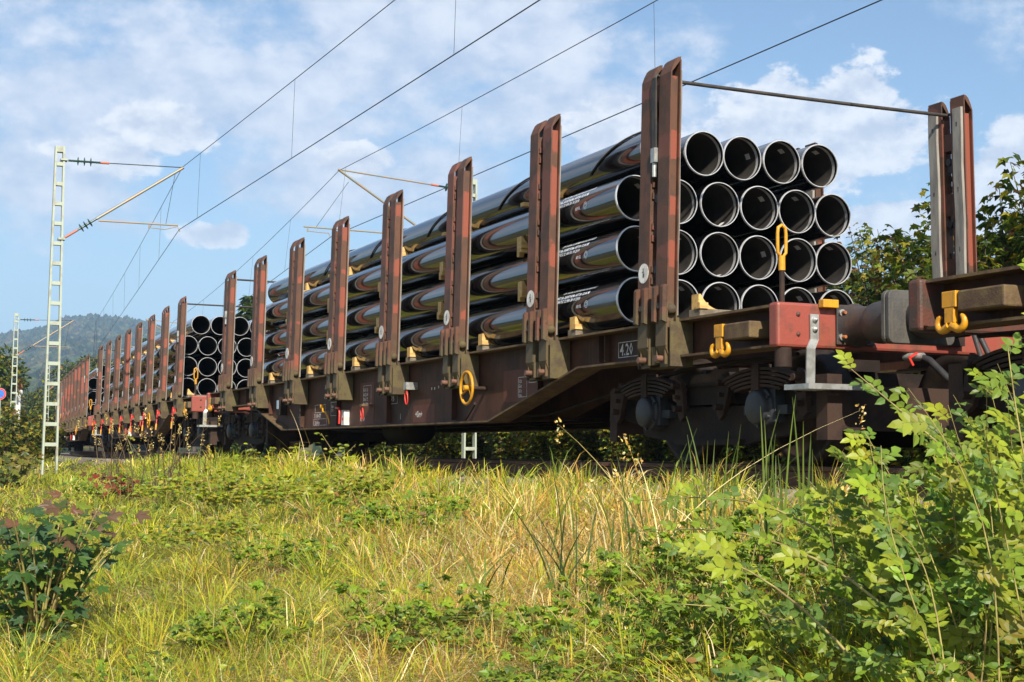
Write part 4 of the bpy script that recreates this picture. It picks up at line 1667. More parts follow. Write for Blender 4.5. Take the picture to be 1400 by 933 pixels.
spruce = crown_tree('crown', 9.0, 2.2, 5200, [G_DARK, (0.035, 0.055, 0.018), G_MID], [.5, .3, .2], 0.42, 0.05, True)
tallA = crown_tree('crown', 9.0, 3.6, 7000, [G_DARK, G_MID, G_YEL], [.35, .4, .25], 0.34, 0.15)
tallB = crown_tree('crown', 8.0, 3.2, 6500, [G_DARK, G_MID, (0.10, 0.12, 0.02)], [.3, .4, .3], 0.32, 0.1)
for i, (k, px, Y, hs, lb) in enumerate([
        (spruce, 23.9, 100.0, 1.30, 'pointed dark spruce above the gap between front and second wagons'),
        (spruce, 24.9, 104.0, 1.02, 'shorter dark spruce just beside the pointed one'),
        (tallB, 21.8, 98.0, 0.92, 'low green tree at the foot of the pointed spruce'),
        (tallA, 51.0, 250.0, 2.1, 'broad green tree behind the second wagon, right one'),
        (tallB, 46.5, 252.0, 2.2, 'green tree behind the second wagon, middle one'),
        (spruce, 44.0, 262.0, 2.3, 'dark conifer behind the stakes of the second wagon'),
        (tallB, 39.0, 266.0, 2.1, 'green tree behind the far stakes of the second wagon'),
        (tallA, 34.0, 262.0, 1.9, 'green tree behind the third wagon, left one'),
        (tallA, 7.4, 112.0, 0.98, 'large dark tree cut by the left edge of the picture'),
        (tallB, 12.0, 158.0, 0.80, 'tree rising behind the two distant left masts'),
        (tallA, 24.0, 235.0, 1.15, 'tree seen between the legs of the tall left mast')]):
    plant('spruce_tree' if k is spruce else 'broadleaf_tree', k, (px, Y, -0.8), i * 2.1, hs, lb, 'tree', None)
lowb = [shoot_bush('crown', 3.0, 1.9, 22, 3400, [G_DARK, G_MID, G_YEL, G_BROWN], [.22, .33, .35, .10], 0.17, True, 0.7)]
for i, (X, Y, s_, lb) in enumerate([
        (5.0, 62.0, 1.05, 'yellow-green bush below the round blue sign at left edge'),
        (6.1, 66.0, 1.1, 'bush in front of the smaller lattice mast'),
        (6.9, 70.0, 0.9, 'bush between the smaller mast and the tall mast'),
        (3.3, 52.0, 0.72, 'low autumn-coloured bush at the foot of the left bushes'),
        (5.0, 51.0, 0.42, 'small brown bush left of the tall mast foot')]):
    plant('wayside_bush', lowb[0], (X, Y, -0.9), i * 2.3, s_, lb, 'bush', 'bushes beside the left masts')

# ---- far wooded hills
def elev(a):
    """height of the skyline (tangent) over the azimuth a in degrees"""
    pts = [(-60, .03), (-30, .05), (-12, .06), (0, .076), (3.9, .0815), (4.3, .0815), (5.6, .0855), (6.3, .0885), (6.45, .0925), (7.6, .0955), (8.9, .0948), (9.8, .092), (10.9, .085), (13, .074), (16, .058), (22, .04), (30, .03), (45, .025), (80, .02), (120, .02)]
    for (a0, e0), (a1, e1) in zip(pts[:-1], pts[1:]):
        if a0 <= a <= a1:
            f = (a - a0) / (a1 - a0)
            return e0 + (e1 - e0) * f
    return .02


def hh(a, r):
    e = elev(a) - 0.0105
    x, y = a * 0.9, r * 0.004
    n = math.sin(x * 0.7 + y * 2) * .5 + math.sin(x * 1.9 - y * 3.1 + 1) * .3 + math.sin(x * 4.3 + y * 5) * .12
    top = e * 2900
    if r <= 420:
        return -2.0
    t = min(1, (r - 420) / (2900 - 420))
    prof = t ** 1.45
    z = -2 + (top + 2) * prof + n * 9 * math.sin(math.pi * min(1, t)) * 1.2
    if r > 2900:
        z = top - (r - 2900) * 0.12
    return z


def forest_material():
    mt = bpy.data.materials.new('hill')
    mt.use_nodes = True
    t = NT(mt.node_tree)
    b = t.n['Principled BSDF']
    b.inputs['Roughness'].default_value = 1
    co = t.node('ShaderNodeTexCoord').outputs['Object']
    n = t.noise(co, 0.02, 5.0, 0.6)
    t.l.new(t.mix(t.step(n, .35, .65), (0.020, 0.032, 0.010), (0.05, 0.055, 0.016)), b.inputs['Base Color'])
    MATS['hill'] = mt


forest_material()


def build_hills():
    A = list(np.arange(-60, 0, 3.0)) + list(np.arange(0, 16, 0.35)) + list(np.arange(16, 100, 3.0))
    Rr = [380, 420, 480, 560, 650, 760, 900, 1050, 1250, 1500, 1800, 2100, 2400, 2650, 2800, 2900, 3000, 3300, 3600]
    v = [(r * math.sin(R(a)), r * math.cos(R(a)), hh(a, r)) for r in Rr for a in A]
    n = len(A)
    f = [(j * n + i, j * n + i + 1, (j + 1) * n + i + 1, (j + 1) * n + i) for j in range(len(Rr) - 1) for i in range(n - 1)]
    b = M_('hill')
    b.add(v, f, True)
    tag(b.obj('hills'), kind='structure')
    # the woods on them: small irregular crowns
    N = 30000
    r = 430 + (2950 - 430) * rng.random(N) ** 1.25
    a = np.where(rng.random(N) < 0.88, -1 + 16 * rng.random(N), -30 + 110 * rng.random(N))
    z = np.array([hh(x, y) for x, y in zip(a, r)])
    s = (4.2 + 1.6 * rng.random(N)) * (0.62 + 0.5 * np.clip(r / 2500, 0, 1)) * 1.25
    t = (1 + 5 ** .5) / 2
    ico = np.array([(-1, t, 0), (1, t, 0), (-1, -t, 0), (1, -t, 0), (0, -1, t), (0, 1, t), (0, -1, -t), (0, 1, -t), (t, 0, -1), (t, 0, 1), (-t, 0, -1), (-t, 0, 1)]) / 1.9
    fc = [(0, 11, 5), (0, 5, 1), (0, 1, 7), (0, 7, 10), (0, 10, 11), (1, 5, 9), (5, 11, 4), (11, 10, 2), (10, 7, 6), (7, 1, 8), (3, 9, 4), (3, 4, 2), (3, 2, 6), (3, 6, 8), (3, 8, 9), (4, 9, 5), (2, 4, 11), (6, 2, 10), (8, 6, 7), (9, 8, 1)]
    # rotate so that it has a top, and jitter
    V = ico[None] * (1 + 0.45 * (rng.random((N, 12, 3)) - .5))
    con = rng.random(N) < 0.22
    V[:, :, 2] *= np.where(con, 1.7, 1.0)[:, None]
    V[:, :, 0:2] *= np.where(con, 0.7, 1.05)[:, None, None]
    V = V * s[:, None, None]
    V[:, :, 0] += (r * np.sin(np.radians(a)))[:, None]
    V[:, :, 1] += (r * np.cos(np.radians(a)))[:, None]
    V[:, :, 2] += (z + s * .5)[:, None]
    pn = np.sin(a * 2.3 + r * .004) + np.sin(a * 5.1 - r * .0093 + 2) + rng.normal(0, .9, N)
    cols = np.where(pn[:, None] > .9, pick([(0.10, 0.10, 0.022), (0.13, 0.105, 0.03)], N, .2), pick([(0.045, 0.062, 0.014), (0.07, 0.085, 0.018), (0.028, 0.042, 0.012)], N, .2))
    pale = (np.abs(np.sin(a * 1.7 + r * .0021)) > .95) & (rng.random(N) < .3) & (r > 1200)
    cols = np.where(pale[:, None], pick([(0.11, 0.10, 0.06)], N, .2), cols)
    cols = np.where(con[:, None], cols * 0.55, cols)
    L = Leaves()
    L.raw(V, fc, cols)
    o = bpy.data.objects.new('far_woods', L.mesh('far_woods', 'matt_foliage'))
    C.objects.link(o)
    tag(o, kind='stuff')


build_hills()

# ---- round traffic sign at the left edge
sg = empty('round_sign', (4.72, 60.4, -0.9), R(-8))
sg.scale = (.88, .88, .95)
tag(sg, 'round blue no-stopping sign with a red ring at the left edge', 'sign')
M_('galvanised').cyl((0, 0, 0), (0, 0, 3.5), 0.03, 8).obj('post', sg)
q = M_('white_paint').lathe([(0, -0.05), (0.235, -0.05), (0.235, -0.035), (0, -0.035)], 'y', 28, (0, 0, 3.28), smooth=False)
pl = q.obj('disc', sg)
q = M_('sign_red').lathe([(0.165, -0.053), (0.228, -0.053), (0.228, -0.0505), (0.165, -0.0505), (0.165, -0.053)], 'y', 28, (0, 0, 3.28), smooth=False)
q.obox((-0.12, -0.053, 3.16 + .24), (0.12, -0.053, 3.16), 0.004, 0.055, (0, 1, 0))
q.obj('red_ring', pl)
q = M_('sign_blue').lathe([(0, -0.0525), (0.165, -0.0525), (0.165, -0.0505)], 'y', 28, (0, 0, 3.28), smooth=False)
q.obj('blue_field', pl)
tw = empty('signal_box', (9.95, 112.0, -0.8))
tw.scale = (.42, .42, .86)
tag(tw, 'small pale post with a brown head behind the far masts', 'signal')
M_('white_paint').box(-0.45, 0.45, -0.3, 0.3, 0, 5.6).obj('post', tw)
M_('bolt_rust').prism([(-0.75, 6.0), (0.75, 6.0), (0.45, 7.1), (-0.45, 7.1)], 'y', -0.4, 0.4).obj('head', tw)
M_('white_paint').box(-0.7, 0.7, -0.4, 0.4, 5.6, 6.0).obj('collar', tw)

# ---- grass
def inview(X, Y, mg=0.0):
    z = Y * math.cos(YAW) + X * math.sin(YAW)
    x = X * math.cos(YAW) - Y * math.sin(YAW)
    return (z > 2.0) & (np.abs(x) < z * (0.36 + mg) + 0.5)


def noise2(x, y, s):
    return (np.sin(x * 1.3 * s + 1.7 * np.sin(y * .9 * s + 1)) + np.sin(y * 1.7 * s + 2.1 * np.sin(x * 1.1 * s + 2)) + .6 * np.sin((x + y) * 3.1 * s + 3)) / 2.6


def dryness(X, Y):
    z = Y * math.cos(YAW) + X * math.sin(YAW)
    x = (X * math.cos(YAW) - Y * math.sin(YAW)) / z
    c = 0.19 + 0.72 * np.exp(-((x - 0.025) / 0.12) ** 2) * np.exp(-((z - 9.0) / 3.4) ** 2) - 0.30 * np.clip((x - .14) / .12, 0, 1) - 0.16 * np.clip((-x - .12) / .1, 0, 1)
    return np.clip(c + 0.22 * noise2(X, Y, 1.0) + 0.12 * noise2(X, Y, 3.1), 0.03, 0.97)


def ground_z(X, Y):
    u = X - np.maximum(0, Y - 18.4) ** 2 / 1200
    return np.array([gz(a, b) for a, b in zip(u, Y)])


def blades(N, Pxy, h, wd, cols, bend, name, flat=False, m='grass'):
    X, Y = Pxy
    Z = ground_z(X, Y) - 0.01
    a = rng.random(N) * 6.283
    lean_ = rng.normal(0, .22, (N, 2)) + bend[:, None] * np.stack([np.cos(a), np.sin(a)], 1)
    if flat:
        lean_ *= 3.5
    f = rng.random(N) * 6.283
    fx, fy = np.cos(f) * wd / 2, np.sin(f) * wd / 2
    V = np.zeros((N, 7, 3))
    for i, (t, ww) in enumerate(((0, 1.0), (.45, .85), (.8, .5))):
        cx = X + lean_[:, 0] * h * t * t * 1.1
        cy = Y + lean_[:, 1] * h * t * t * 1.1
        cz = Z + h * t * (1 - .28 * np.minimum(1.6, np.hypot(lean_[:, 0], lean_[:, 1])) * t)
        V[:, i * 2] = np.stack([cx - fx * ww, cy - fy * ww, cz], 1)
        V[:, i * 2 + 1] = np.stack([cx + fx * ww, cy + fy * ww, cz], 1)
    V[:, 6] = np.stack([X + lean_[:, 0] * h * 1.15, Y + lean_[:, 1] * h * 1.15, Z + h * (1 - .34 * np.minimum(1.8, np.hypot(lean_[:, 0], lean_[:, 1])))], 1)
    L = Leaves()
    L.raw(V, [(0, 1, 3, 2), (2, 3, 5, 4), (4, 5, 6)], cols)
    o = bpy.data.objects.new(name, L.mesh(name, m))
    C.objects.link(o)
    tag(o, kind='stuff')
    return o


def scatter(N, zmin, zmax, pw, umax=5.45):
    """points on the embankment, thinning out with distance from the path where the viewer stands"""
    Xs, Ys = [], []
    n = 0
    while n < N:
        z = zmin * (zmax / zmin) ** (rng.random(N) ** pw)
        t = rng.uniform(-.5, .45, N)
        X = z * (math.sin(YAW) + t * math.cos(YAW))
        Y = z * (math.cos(YAW) - t * math.sin(YAW))
        u = X - np.maximum(0, Y - 18.4) ** 2 / 1200
        ok = (u < umax + rng.normal(0, .12, N)) & (u > -14)
        Xs.append(X[ok])
        Ys.append(Y[ok])
        n += ok.sum()
    return np.concatenate(Xs)[:N], np.concatenate(Ys)[:N]


def tuft_blades(N, T, zmin, zmax, pw, hr, name, spread, out, wr, hlim=None, umax=5.4, dryf=1.0, umin=None):
    """blades fanning out of many separate tufts, each tuft with its own size, lean and tint"""
    cx, cy = scatter(T, zmin, zmax, pw, umax)
    if umin is not None:
        cy = 5.0 + 27 * rng.random(T) ** 1.4
        cx = rng.uniform(umin, umax, T) + np.maximum(0, cy - 18.4) ** 2 / 1200
    w_ = rng.uniform(.3, 1.0, T) ** 1.5
    k = rng.choice(T, N, p=w_ / w_.sum())
    dist = np.hypot(cx, cy)
    sp = spread * np.clip(dist / 8, .8, 3.5)
    a = rng.random(N) * 6.283
    rr = np.abs(rng.normal(0, 1, N)) * sp[k]
    X = cx[k] + rr * np.cos(a)
    Y = cy[k] + rr * np.sin(a)
    th = rng.uniform(.45, 1.2, T) * (0.85 + .3 * noise2(cx, cy, 1.7))
    if hlim is not None:
        u = cx - np.maximum(0, cy - 18.4) ** 2 / 1200
        th = np.where(u > 4.4, np.minimum(th, hlim), th)
    h = rng.uniform(hr[0], hr[1], N) * th[k]
    tl = rng.normal(0, .28, (T, 2))
    bend = np.abs(rng.normal(out, .30, N))
    lean_ = tl[k] + bend[:, None] * np.stack([np.cos(a), np.sin(a)], 1) + rng.normal(0, .12, (N, 2))
    z = np.hypot(X, Y)
    wd = rng.uniform(wr[0], wr[1], N) * np.clip(z / 9, .8, 3.4)
    dr = dryness(cx, cy) * dryf
    tdry = np.clip(dr + rng.normal(0, .22, T), 0.02, .98)
    isdry = rng.random(N) < tdry[k]
    tint = rng.uniform(.72, 1.25, T)[k][:, None]
    gi = np.array(GRASS)[rng.integers(0, len(GRASS), T)][k]
    g = pick(GRASS, N, .12) * .5 + gi * .5
    cols = np.where(isdry[:, None], pick(STRAW, N, .16), g) * tint
    f = rng.random(N) * 6.283
    fx, fy = np.cos(f) * wd / 2, np.sin(f) * wd / 2
    Z = ground_z(X, Y) - 0.01
    ll = np.hypot(lean_[:, 0], lean_[:, 1])
    V = np.zeros((N, 7, 3))
    for i, (t, ww) in enumerate(((0, .8), (.4, 1.0), (.78, .6))):
        q_ = t ** (1.6)
        X_ = X + lean_[:, 0] * h * q_ * 1.1
        Y_ = Y + lean_[:, 1] * h * q_ * 1.1
        Z_ = Z + h * t * (1 - .34 * np.minimum(1.9, ll) * t)
        V[:, i * 2] = np.stack([X_ - fx * ww, Y_ - fy * ww, Z_], 1)
        V[:, i * 2 + 1] = np.stack([X_ + fx * ww, Y_ + fy * ww, Z_], 1)
    V[:, 6] = np.stack([X + lean_[:, 0] * h * 1.25, Y + lean_[:, 1] * h * 1.25, Z + h * (1 - .46 * np.minimum(1.9, ll))], 1)
    L = Leaves()
    L.raw(V, [(0, 1, 3, 2), (2, 3, 5, 4), (4, 5, 6)], cols)
    o = bpy.data.objects.new(name, L.mesh(name, 'grass'))
    C.objects.link(o)
    tag(o, kind='stuff')


def build_grass():
    tuft_blades(150000, 8000, 3.4, 70, 1.3, (.10, .30), 'grass', .035, .55, (.004, .008), hlim=1.1)
    tuft_blades(34000, 900, 3.6, 34, 1.1, (.16, .38), 'tall_grass', .045, .50, (.004, .009), hlim=.95)
    tuft_blades(16000, 500, 7.0, 34, 1.0, (.18, .46), 'bank_grass', .05, .34, (.004, .009), umax=5.75, umin=4.5)
    # a low sward between the tufts
    N = 60000
    X, Y = scatter(N, 3.4, 60, 1.3)
    z = np.hypot(X, Y)
    isdry = rng.random(N) < dryness(X, Y)
    cols = np.where(isdry[:, None], pick(STRAW, N, .2), pick(GRASS, N, .2)) * .85
    blades(N, (X, Y), rng.uniform(.05, .14, N), rng.uniform(.004, .008, N) * np.clip(z / 9, .8, 3.4), cols, np.abs(rng.normal(.6, .4, N)), 'short_grass')
    # matted dead stalks lying between the blades
    N = 75000
    X, Y = scatter(N, 3.4, 40, 1.2)
    z = np.hypot(X, Y)
    cols = pick(STRAW + [(0.18, 0.12, 0.06)], N, .25) * (0.55 + 0.6 * dryness(X, Y))[:, None]
    blades(N, (X, Y), rng.uniform(.06, .24, N), rng.uniform(.003, .006, N) * np.clip(z / 9, .8, 3), cols, np.abs(rng.normal(1.0, .4, N)), 'dead_grass', True)
    # small leaves of the ground cover, thick on the right and along the top of the bank
    N = 26000
    X, Y = scatter(N, 3.5, 40, 1.1, 5.3)
    zz = Y * math.cos(YAW) + X * math.sin(YAW)
    t = (X * math.cos(YAW) - Y * math.sin(YAW)) / zz
    u = X - np.maximum(0, Y - 18.4) ** 2 / 1200
    keep = rng.random(N) < np.clip(.12 + .75 * np.clip((t - .05) / .12, 0, 1) + .55 * ((u > 3.6) & (t < -.03)) + .3 * (noise2(X, Y, 1.9) > .35) - .5 * dryness(X, Y), .02, 1)
    X, Y = X[keep], Y[keep]
    N = len(X)
    z = np.hypot(X, Y)
    Z = ground_z(X, Y) + rng.uniform(.04, .24, N)
    D = np.stack([rng.normal(0, 1, N), rng.normal(0, 1, N), rng.normal(.1, .4, N)], 1)
    Nn = np.stack([rng.normal(-.1, .5, N), rng.normal(-.8, .5, N), np.ones(N)], 1)
    L = Leaves()
    L.ovate(np.stack([X, Y, Z], 1), D, Nn, rng.uniform(.018, .05, N) * np.clip(z / 9, .9, 2), pick([(0.20, 0.29, 0.022), (0.13, 0.21, 0.022), (0.32, 0.33, 0.03), (0.08, 0.13, 0.02), (0.30, 0.16, 0.05)], N, .18, [.34, .28, .2, .13, .05]))
    o = bpy.data.objects.new('ground_cover', L.mesh('ground_cover'))
    C.objects.link(o)
    tag(o, kind='stuff')


build_grass()


def at_px(t, z):
    """ground point at tangent t across the view and distance z along it"""
    X = z * (math.sin(YAW) + t * math.cos(YAW))
    Y = z * (math.cos(YAW) - t * math.sin(YAW))
    return X, Y


def reed(name, t, z, hs, spread, cols, label, cat='grass tuft', wd=.009, lean0=.12, heads=False):
    """a tuft whose few tall blades stand out one by one"""
    X, Y = at_px(t, z)
    gzv = gz(X - off(Y), Y)
    root = empty(name, (X, Y, gzv))
    tag(root, label, cat)
    for h in hs:
        L = Leaves()
        n = 9
        a = rng.uniform(0, 6.28)
        lx, ly = rng.normal(0, lean0, 2)
        bx, by = rng.uniform(-spread, spread), rng.uniform(-spread * .5, spread * .5)
        f = rng.uniform(-.6, .6) + YAW
        V = []
        for i in range(n):
            tt = i / (n - 1)
            w_ = wd * (1 - tt ** 2.2) * .5 + .0006
            c = Vector((bx + lx * h * tt ** 1.8, by + ly * h * tt ** 1.8, h * tt * (1 - .12 * tt)))
            V += [c - Vector((math.cos(f), -math.sin(f), 0)) * w_, c + Vector((math.cos(f), -math.sin(f), 0)) * w_]
        V = np.array([tuple(p) for p in V])[None]
        L.raw(V, [(2 * i, 2 * i + 1, 2 * i + 3, 2 * i + 2) for i in range(n - 1)], pick(cols, 1, .12))
        if heads and rng.random() < .8:
            top = V[0, -1]
            m_ = 26
            P = top + np.stack([rng.normal(0, .010, m_), rng.normal(0, .010, m_), rng.uniform(-.10, .03, m_)], 1)
            L.ovate(P, unit(m_) + np.array([lx, ly, .8]), unit(m_), rng.uniform(.012, .028, m_), pick(STRAW, m_, .2))
        o = bpy.data.objects.new('blade', L.mesh('blade', 'grass'))
        C.objects.link(o)
        o.parent = root
    return root


TG = [(0.09, 0.135, 0.02), (0.13, 0.18, 0.025), (0.07, 0.11, 0.02)]
reed('tall_grass_tuft', .178, 7.4, [.98, 1.05, .75, .82, .90, .65, .7, .58, .8, .7], .07, TG, 'tall upright green blades in front of the galvanised step', lean0=.05, wd=.013)
reed('tall_grass_tuft', .204, 7.4, [1.0, .80, .7, .62, .86, .75], .05, TG, 'tall green blades just right of the galvanised step', lean0=.05, wd=.013)
reed('tall_grass_tuft', .135, 7.9, [.70, .78, .66, .60, .82, .64, .5, .72, .6], .12, TG, 'green blades standing before the second axle box', lean0=.14, wd=.011)
reed('tall_grass_tuft', .075, 7.8, [.75, .68, .80, .60, .64, .72, .56, .5, .6], .22, TG, 'green arching blades before the first axle box', lean0=.25, wd=.011)
reed('tall_grass_tuft', .040, 6.9, [.55, .62, .48, .66, .42, .5, .58, .4], .10, [(0.04, 0.065, 0.018), (0.06, 0.09, 0.02)], 'dark green blades rising from the dry grass mid picture', lean0=.3, wd=.010)
reed('tall_grass_tuft', -.012, 7.3, [.32, .38, .42, .3, .36], .12, TG, 'low fan of green blades in the dry grass', lean0=.5, wd=.012)
reed('tall_grass_tuft', .155, 8.3, [.8, .7, .9, .62, .75, .55, .85, .6], .22, TG, 'green blades between the two axle boxes', lean0=.16, wd=.011)
reed('tall_grass_tuft', .115, 8.6, [.7, .6, .8, .55, .66, .5, .72], .25, TG, 'green blades under the second leaf spring', lean0=.2, wd=.011)
reed('tall_grass_tuft', .055, 8.8, [.6, .5, .66, .45, .56, .5], .25, TG + STRAW[:1], 'mixed green and straw blades left of the first axle box', lean0=.2, wd=.010)
reed('dry_stalks', .100, 7.5, [1.05, .95, .75, .7, .85], .10, STRAW[:3], 'long straw stalks leaning right before the bogie', 'stalks', lean0=.42, wd=.006, heads=True)
reed('dry_stalks', .163, 7.0, [.62, .55, .70, .6], .10, STRAW[:3], 'thin straw stalks leaning across below the step', 'stalks', lean0=.75, wd=.005, heads=True)
reed('dry_stalks', .068, 7.7, [.52, .45, .62], .10, STRAW[:3], 'straw stalks at the left of the first axle box', 'stalks', lean0=.2, wd=.007, heads=True)
reed('dry_stalks', -.142, 19.0, [1.1, 1.0, .8], .20, STRAW[:3], 'bent straw stalks before the rear bogie of the front wagon', 'stalks', lean0=.5, wd=.007)
for i, (t, z) in enumerate([(-.245, 19.0), (-.232, 19.5), (-.222, 20.5), (-.262, 23.0), (-.275, 26.0)]):
    reed('dead_weed', t, z, list(rng.uniform(.7, 1.35, 9)), .25, [(0.13, 0.09, 0.05), (0.09, 0.065, 0.035)],
         ['brown dead weed before the coupling of the second wagon', 'taller brown dead weed just right of it by the buffers', 'brown dead weed beside the step of the front wagon', 'dead weed in front of the second wagon bogie', 'dead weed near the foot of the tall mast'][i], 'weed', wd=.012, lean0=.28, heads=True)


# ---- leafy plants in the grass
def leafy_patch(name, t, z, n_st, spread, h, leaf, cols, wts, label, tri=True, kinds='ovate', cat='plant'):
    X, Y = at_px(t, z)
    root = empty(name, (X, Y, gz(X - off(Y), Y)))
    tag(root, label, cat)
    L = Leaves()
    b = M_('stem_green')
    P, D, N, S = [], [], [], []
    for i in range(n_st):
        a = rng.uniform(0, 6.28)
        r = spread * math.sqrt(rng.random())
        bx, by = r * math.cos(a), r * math.sin(a) * .8
        hh_ = h * rng.uniform(.5, 1.2) * (1 - .4 * (r / spread) ** 2)
        lx, ly = rng.normal(0, .35, 2)
        pts = [Vector((bx + lx * hh_ * q_ * q_, by + ly * hh_ * q_ * q_, hh_ * q_)) for q_ in (0, .33, .66, 1)]
        b.tube(pts, [.0035, .003, .0025, .0015], 4)
        for j in range(rng.integers(5, 10)):
            q_ = rng.uniform(.35, 1) * 3
            k = min(2, int(q_))
            p = pts[k].lerp(pts[k + 1], q_ - k)
            aa = rng.uniform(0, 6.28)
            d0 = Vector((math.cos(aa), math.sin(aa), rng.uniform(-.1, .5)))
            e = p + d0 * leaf * .8
            nn = Vector((rng.normal(-.1, .7), rng.normal(0, .6) - .8, .9))
            for da in ((-1.0, 0, 1.0) if tri else (0,)):
                d = Vector((math.cos(aa + da), math.sin(aa + da), d0.z - .2))
                P.append(tuple(e))
                D.append(tuple(d))
                N.append(tuple(nn))
                S.append(leaf * rng.uniform(.7, 1.2))
    n = len(P)
    getattr(L, kinds)(np.array(P), np.array(D), np.array(N), np.array(S), pick(cols, n, .15, wts))
    o = bpy.data.objects.new('foliage', L.mesh('foliage'))
    C.objects.link(o)
    o.parent = root
    tag(o, kind='stuff')
    tag(b.obj('stem', root), kind='stuff')
    return root


BR = [(0.24, 0.34, 0.022), (0.17, 0.26, 0.022), (0.36, 0.38, 0.028), (0.10, 0.16, 0.022)]
BW = [.4, .3, .15, .15]
YG = [(0.33, 0.37, 0.022), (0.23, 0.30, 0.020), (0.36, 0.31, 0.03)]
patches = [
    (-.055, 6.4, 26, .30, .24, .040*1.45, BR, BW, 'bramble patch at the bottom left of the middle'),
    (-.175, 6.8, 26, .28, .24, .042*1.45, BR, BW, 'bramble leaves low beside the green maple sapling'),
    (-.14, 9.8, 22, .40, .20, .045*1.45, BR, BW, 'bramble sprawl in the grass left of middle'),
    (-.06, 11.5, 34, .55, .22, .050*1.45, BR, BW, 'dark leafed bramble left of the dry grass'),
    (-.20, 12.5, 40, .65, .24, .048*1.45, YG, None, 'yellow-green weeds right of the maple sapling'),
    (-.115, 14.5, 44, .6, .36, .055*1.45, YG, None, 'bright yellow-green weeds under the wagon belly at left'),
    (-.165, 15.5, 44, .7, .36, .055*1.45, YG, None, 'yellow-green weeds before the rear bogie'),
    (-.205, 17.5, 44, .8, .34, .055*1.45, YG, None, 'yellow-green weeds before the coupling gap'),
    (-.25, 19.5, 30, .8, .28, .055*1.45, BR, BW, 'green weeds before the second wagon'),
    (.09, 5.6, 50, .42, .26, .038*1.45, BR, BW, 'bramble patch right of the bottom middle'),
    (.15, 5.2, 60, .38, .28, .038*1.45, BR, BW, 'bramble leaves left of the rose bush foot'),
    (.05, 4.9, 36, .30, .20, .035*1.45, BR, BW, 'bramble leaves at the bottom edge middle'),
    (.15, 7.0, 44, .42, .30, .042*1.45, BR, BW, 'bramble leaves below the galvanised step'),
    (.22, 6.4, 60, .45, .34, .040*1.45, BR, BW, 'dense bramble between the step and the rose bush'),
    (.105, 6.9, 26, .3, .22, .04*1.45, BR, BW, 'pale bramble among dry grass below the bogie'),
    (-.32, 9.3, 14, .3, .16, .035*1.45, BR, BW, 'small weeds behind the maple sapling'),
    (-.01, 6.0, 14, .3, .15, .035*1.45, BR, BW, 'few weeds in the straw at the bottom'),
    (-.27, 5.9, 20, .3, .2, .035*1.45, BR, BW, 'weeds in the bottom left corner'),
    (-.155, 22.0, 26, .9, .34, .06*1.45, YG, None, 'weeds before the belly end of the front wagon'),
]
for i, (t, z, n, sp, h, lf, cs, wt, lb) in enumerate(patches):
    b_ = cs is BR
    leafy_patch('bramble' if b_ else 'weeds', t, z, n, sp * (1.15 if b_ else 1), h * (1.3 if b_ else 1.15), lf * (.82 if b_ else .85), cs, wt, lb, kinds='lobed' if b_ else 'ovate')


# one upright yellow-green shoot against the dark belly of the wagon
def sapling_shoot(t, z, h, label, cols, leaf=.05, n=26, zoff=0):
    X, Y = at_px(t, z)
    root = empty('leafy_shoot', (X, Y, gz(X - off(Y), Y)))
    tag(root, label, 'plant')
    pts = [Vector((rng.normal(0, .02) * k, rng.normal(0, .02) * k, h * k / 5)) for k in range(6)]
    M_('stem_green').tube(pts, [.007, .006, .005, .004, .003, .002], 5).obj('stem', root)
    L = Leaves()
    P, D = [], []
    for j in range(n):
        q_ = (.35 + .65 * rng.random()) * 5
        k = min(4, int(q_))
        p = pts[k].lerp(pts[k + 1], q_ - k)
        aa = rng.uniform(0, 6.28)
        d = Vector((math.cos(aa), math.sin(aa), .2))
        P.append(tuple(p + d * leaf * rng.uniform(.2, 1.6)))
        D.append(tuple(d))
    L.ovate(np.array(P), np.array(D), np.tile([0, -1., .8], (n, 1)) + rng.normal(0, .4, (n, 3)), leaf * rng.uniform(.7, 1.2, n), pick(cols, n, .15))
    o = bpy.data.objects.new('foliage', L.mesh('foliage'))
    C.objects.link(o)
    o.parent = root
    tag(o, kind='stuff')


sapling_shoot(-.124, 15.0, .75, 'upright yellow-green shoot before the dark wagon belly', YG, .06)
sapling_shoot(-.112, 15.2, .62, 'second shorter yellow-green shoot with a dry twig', YG, .055)
sapling_shoot(-.256, 21.0, .95, 'thin yellow shoot before the second wagon', YG, .06)
sapling_shoot(-.245, 17.5, .55, 'short green shoot by the front wagon step', YG, .055)
sapling_shoot(-.205, 16.5, .62, 'reddish-tipped shoot before the rear bogie', [G_BROWN, (0.16, 0.16, 0.03)], .05)


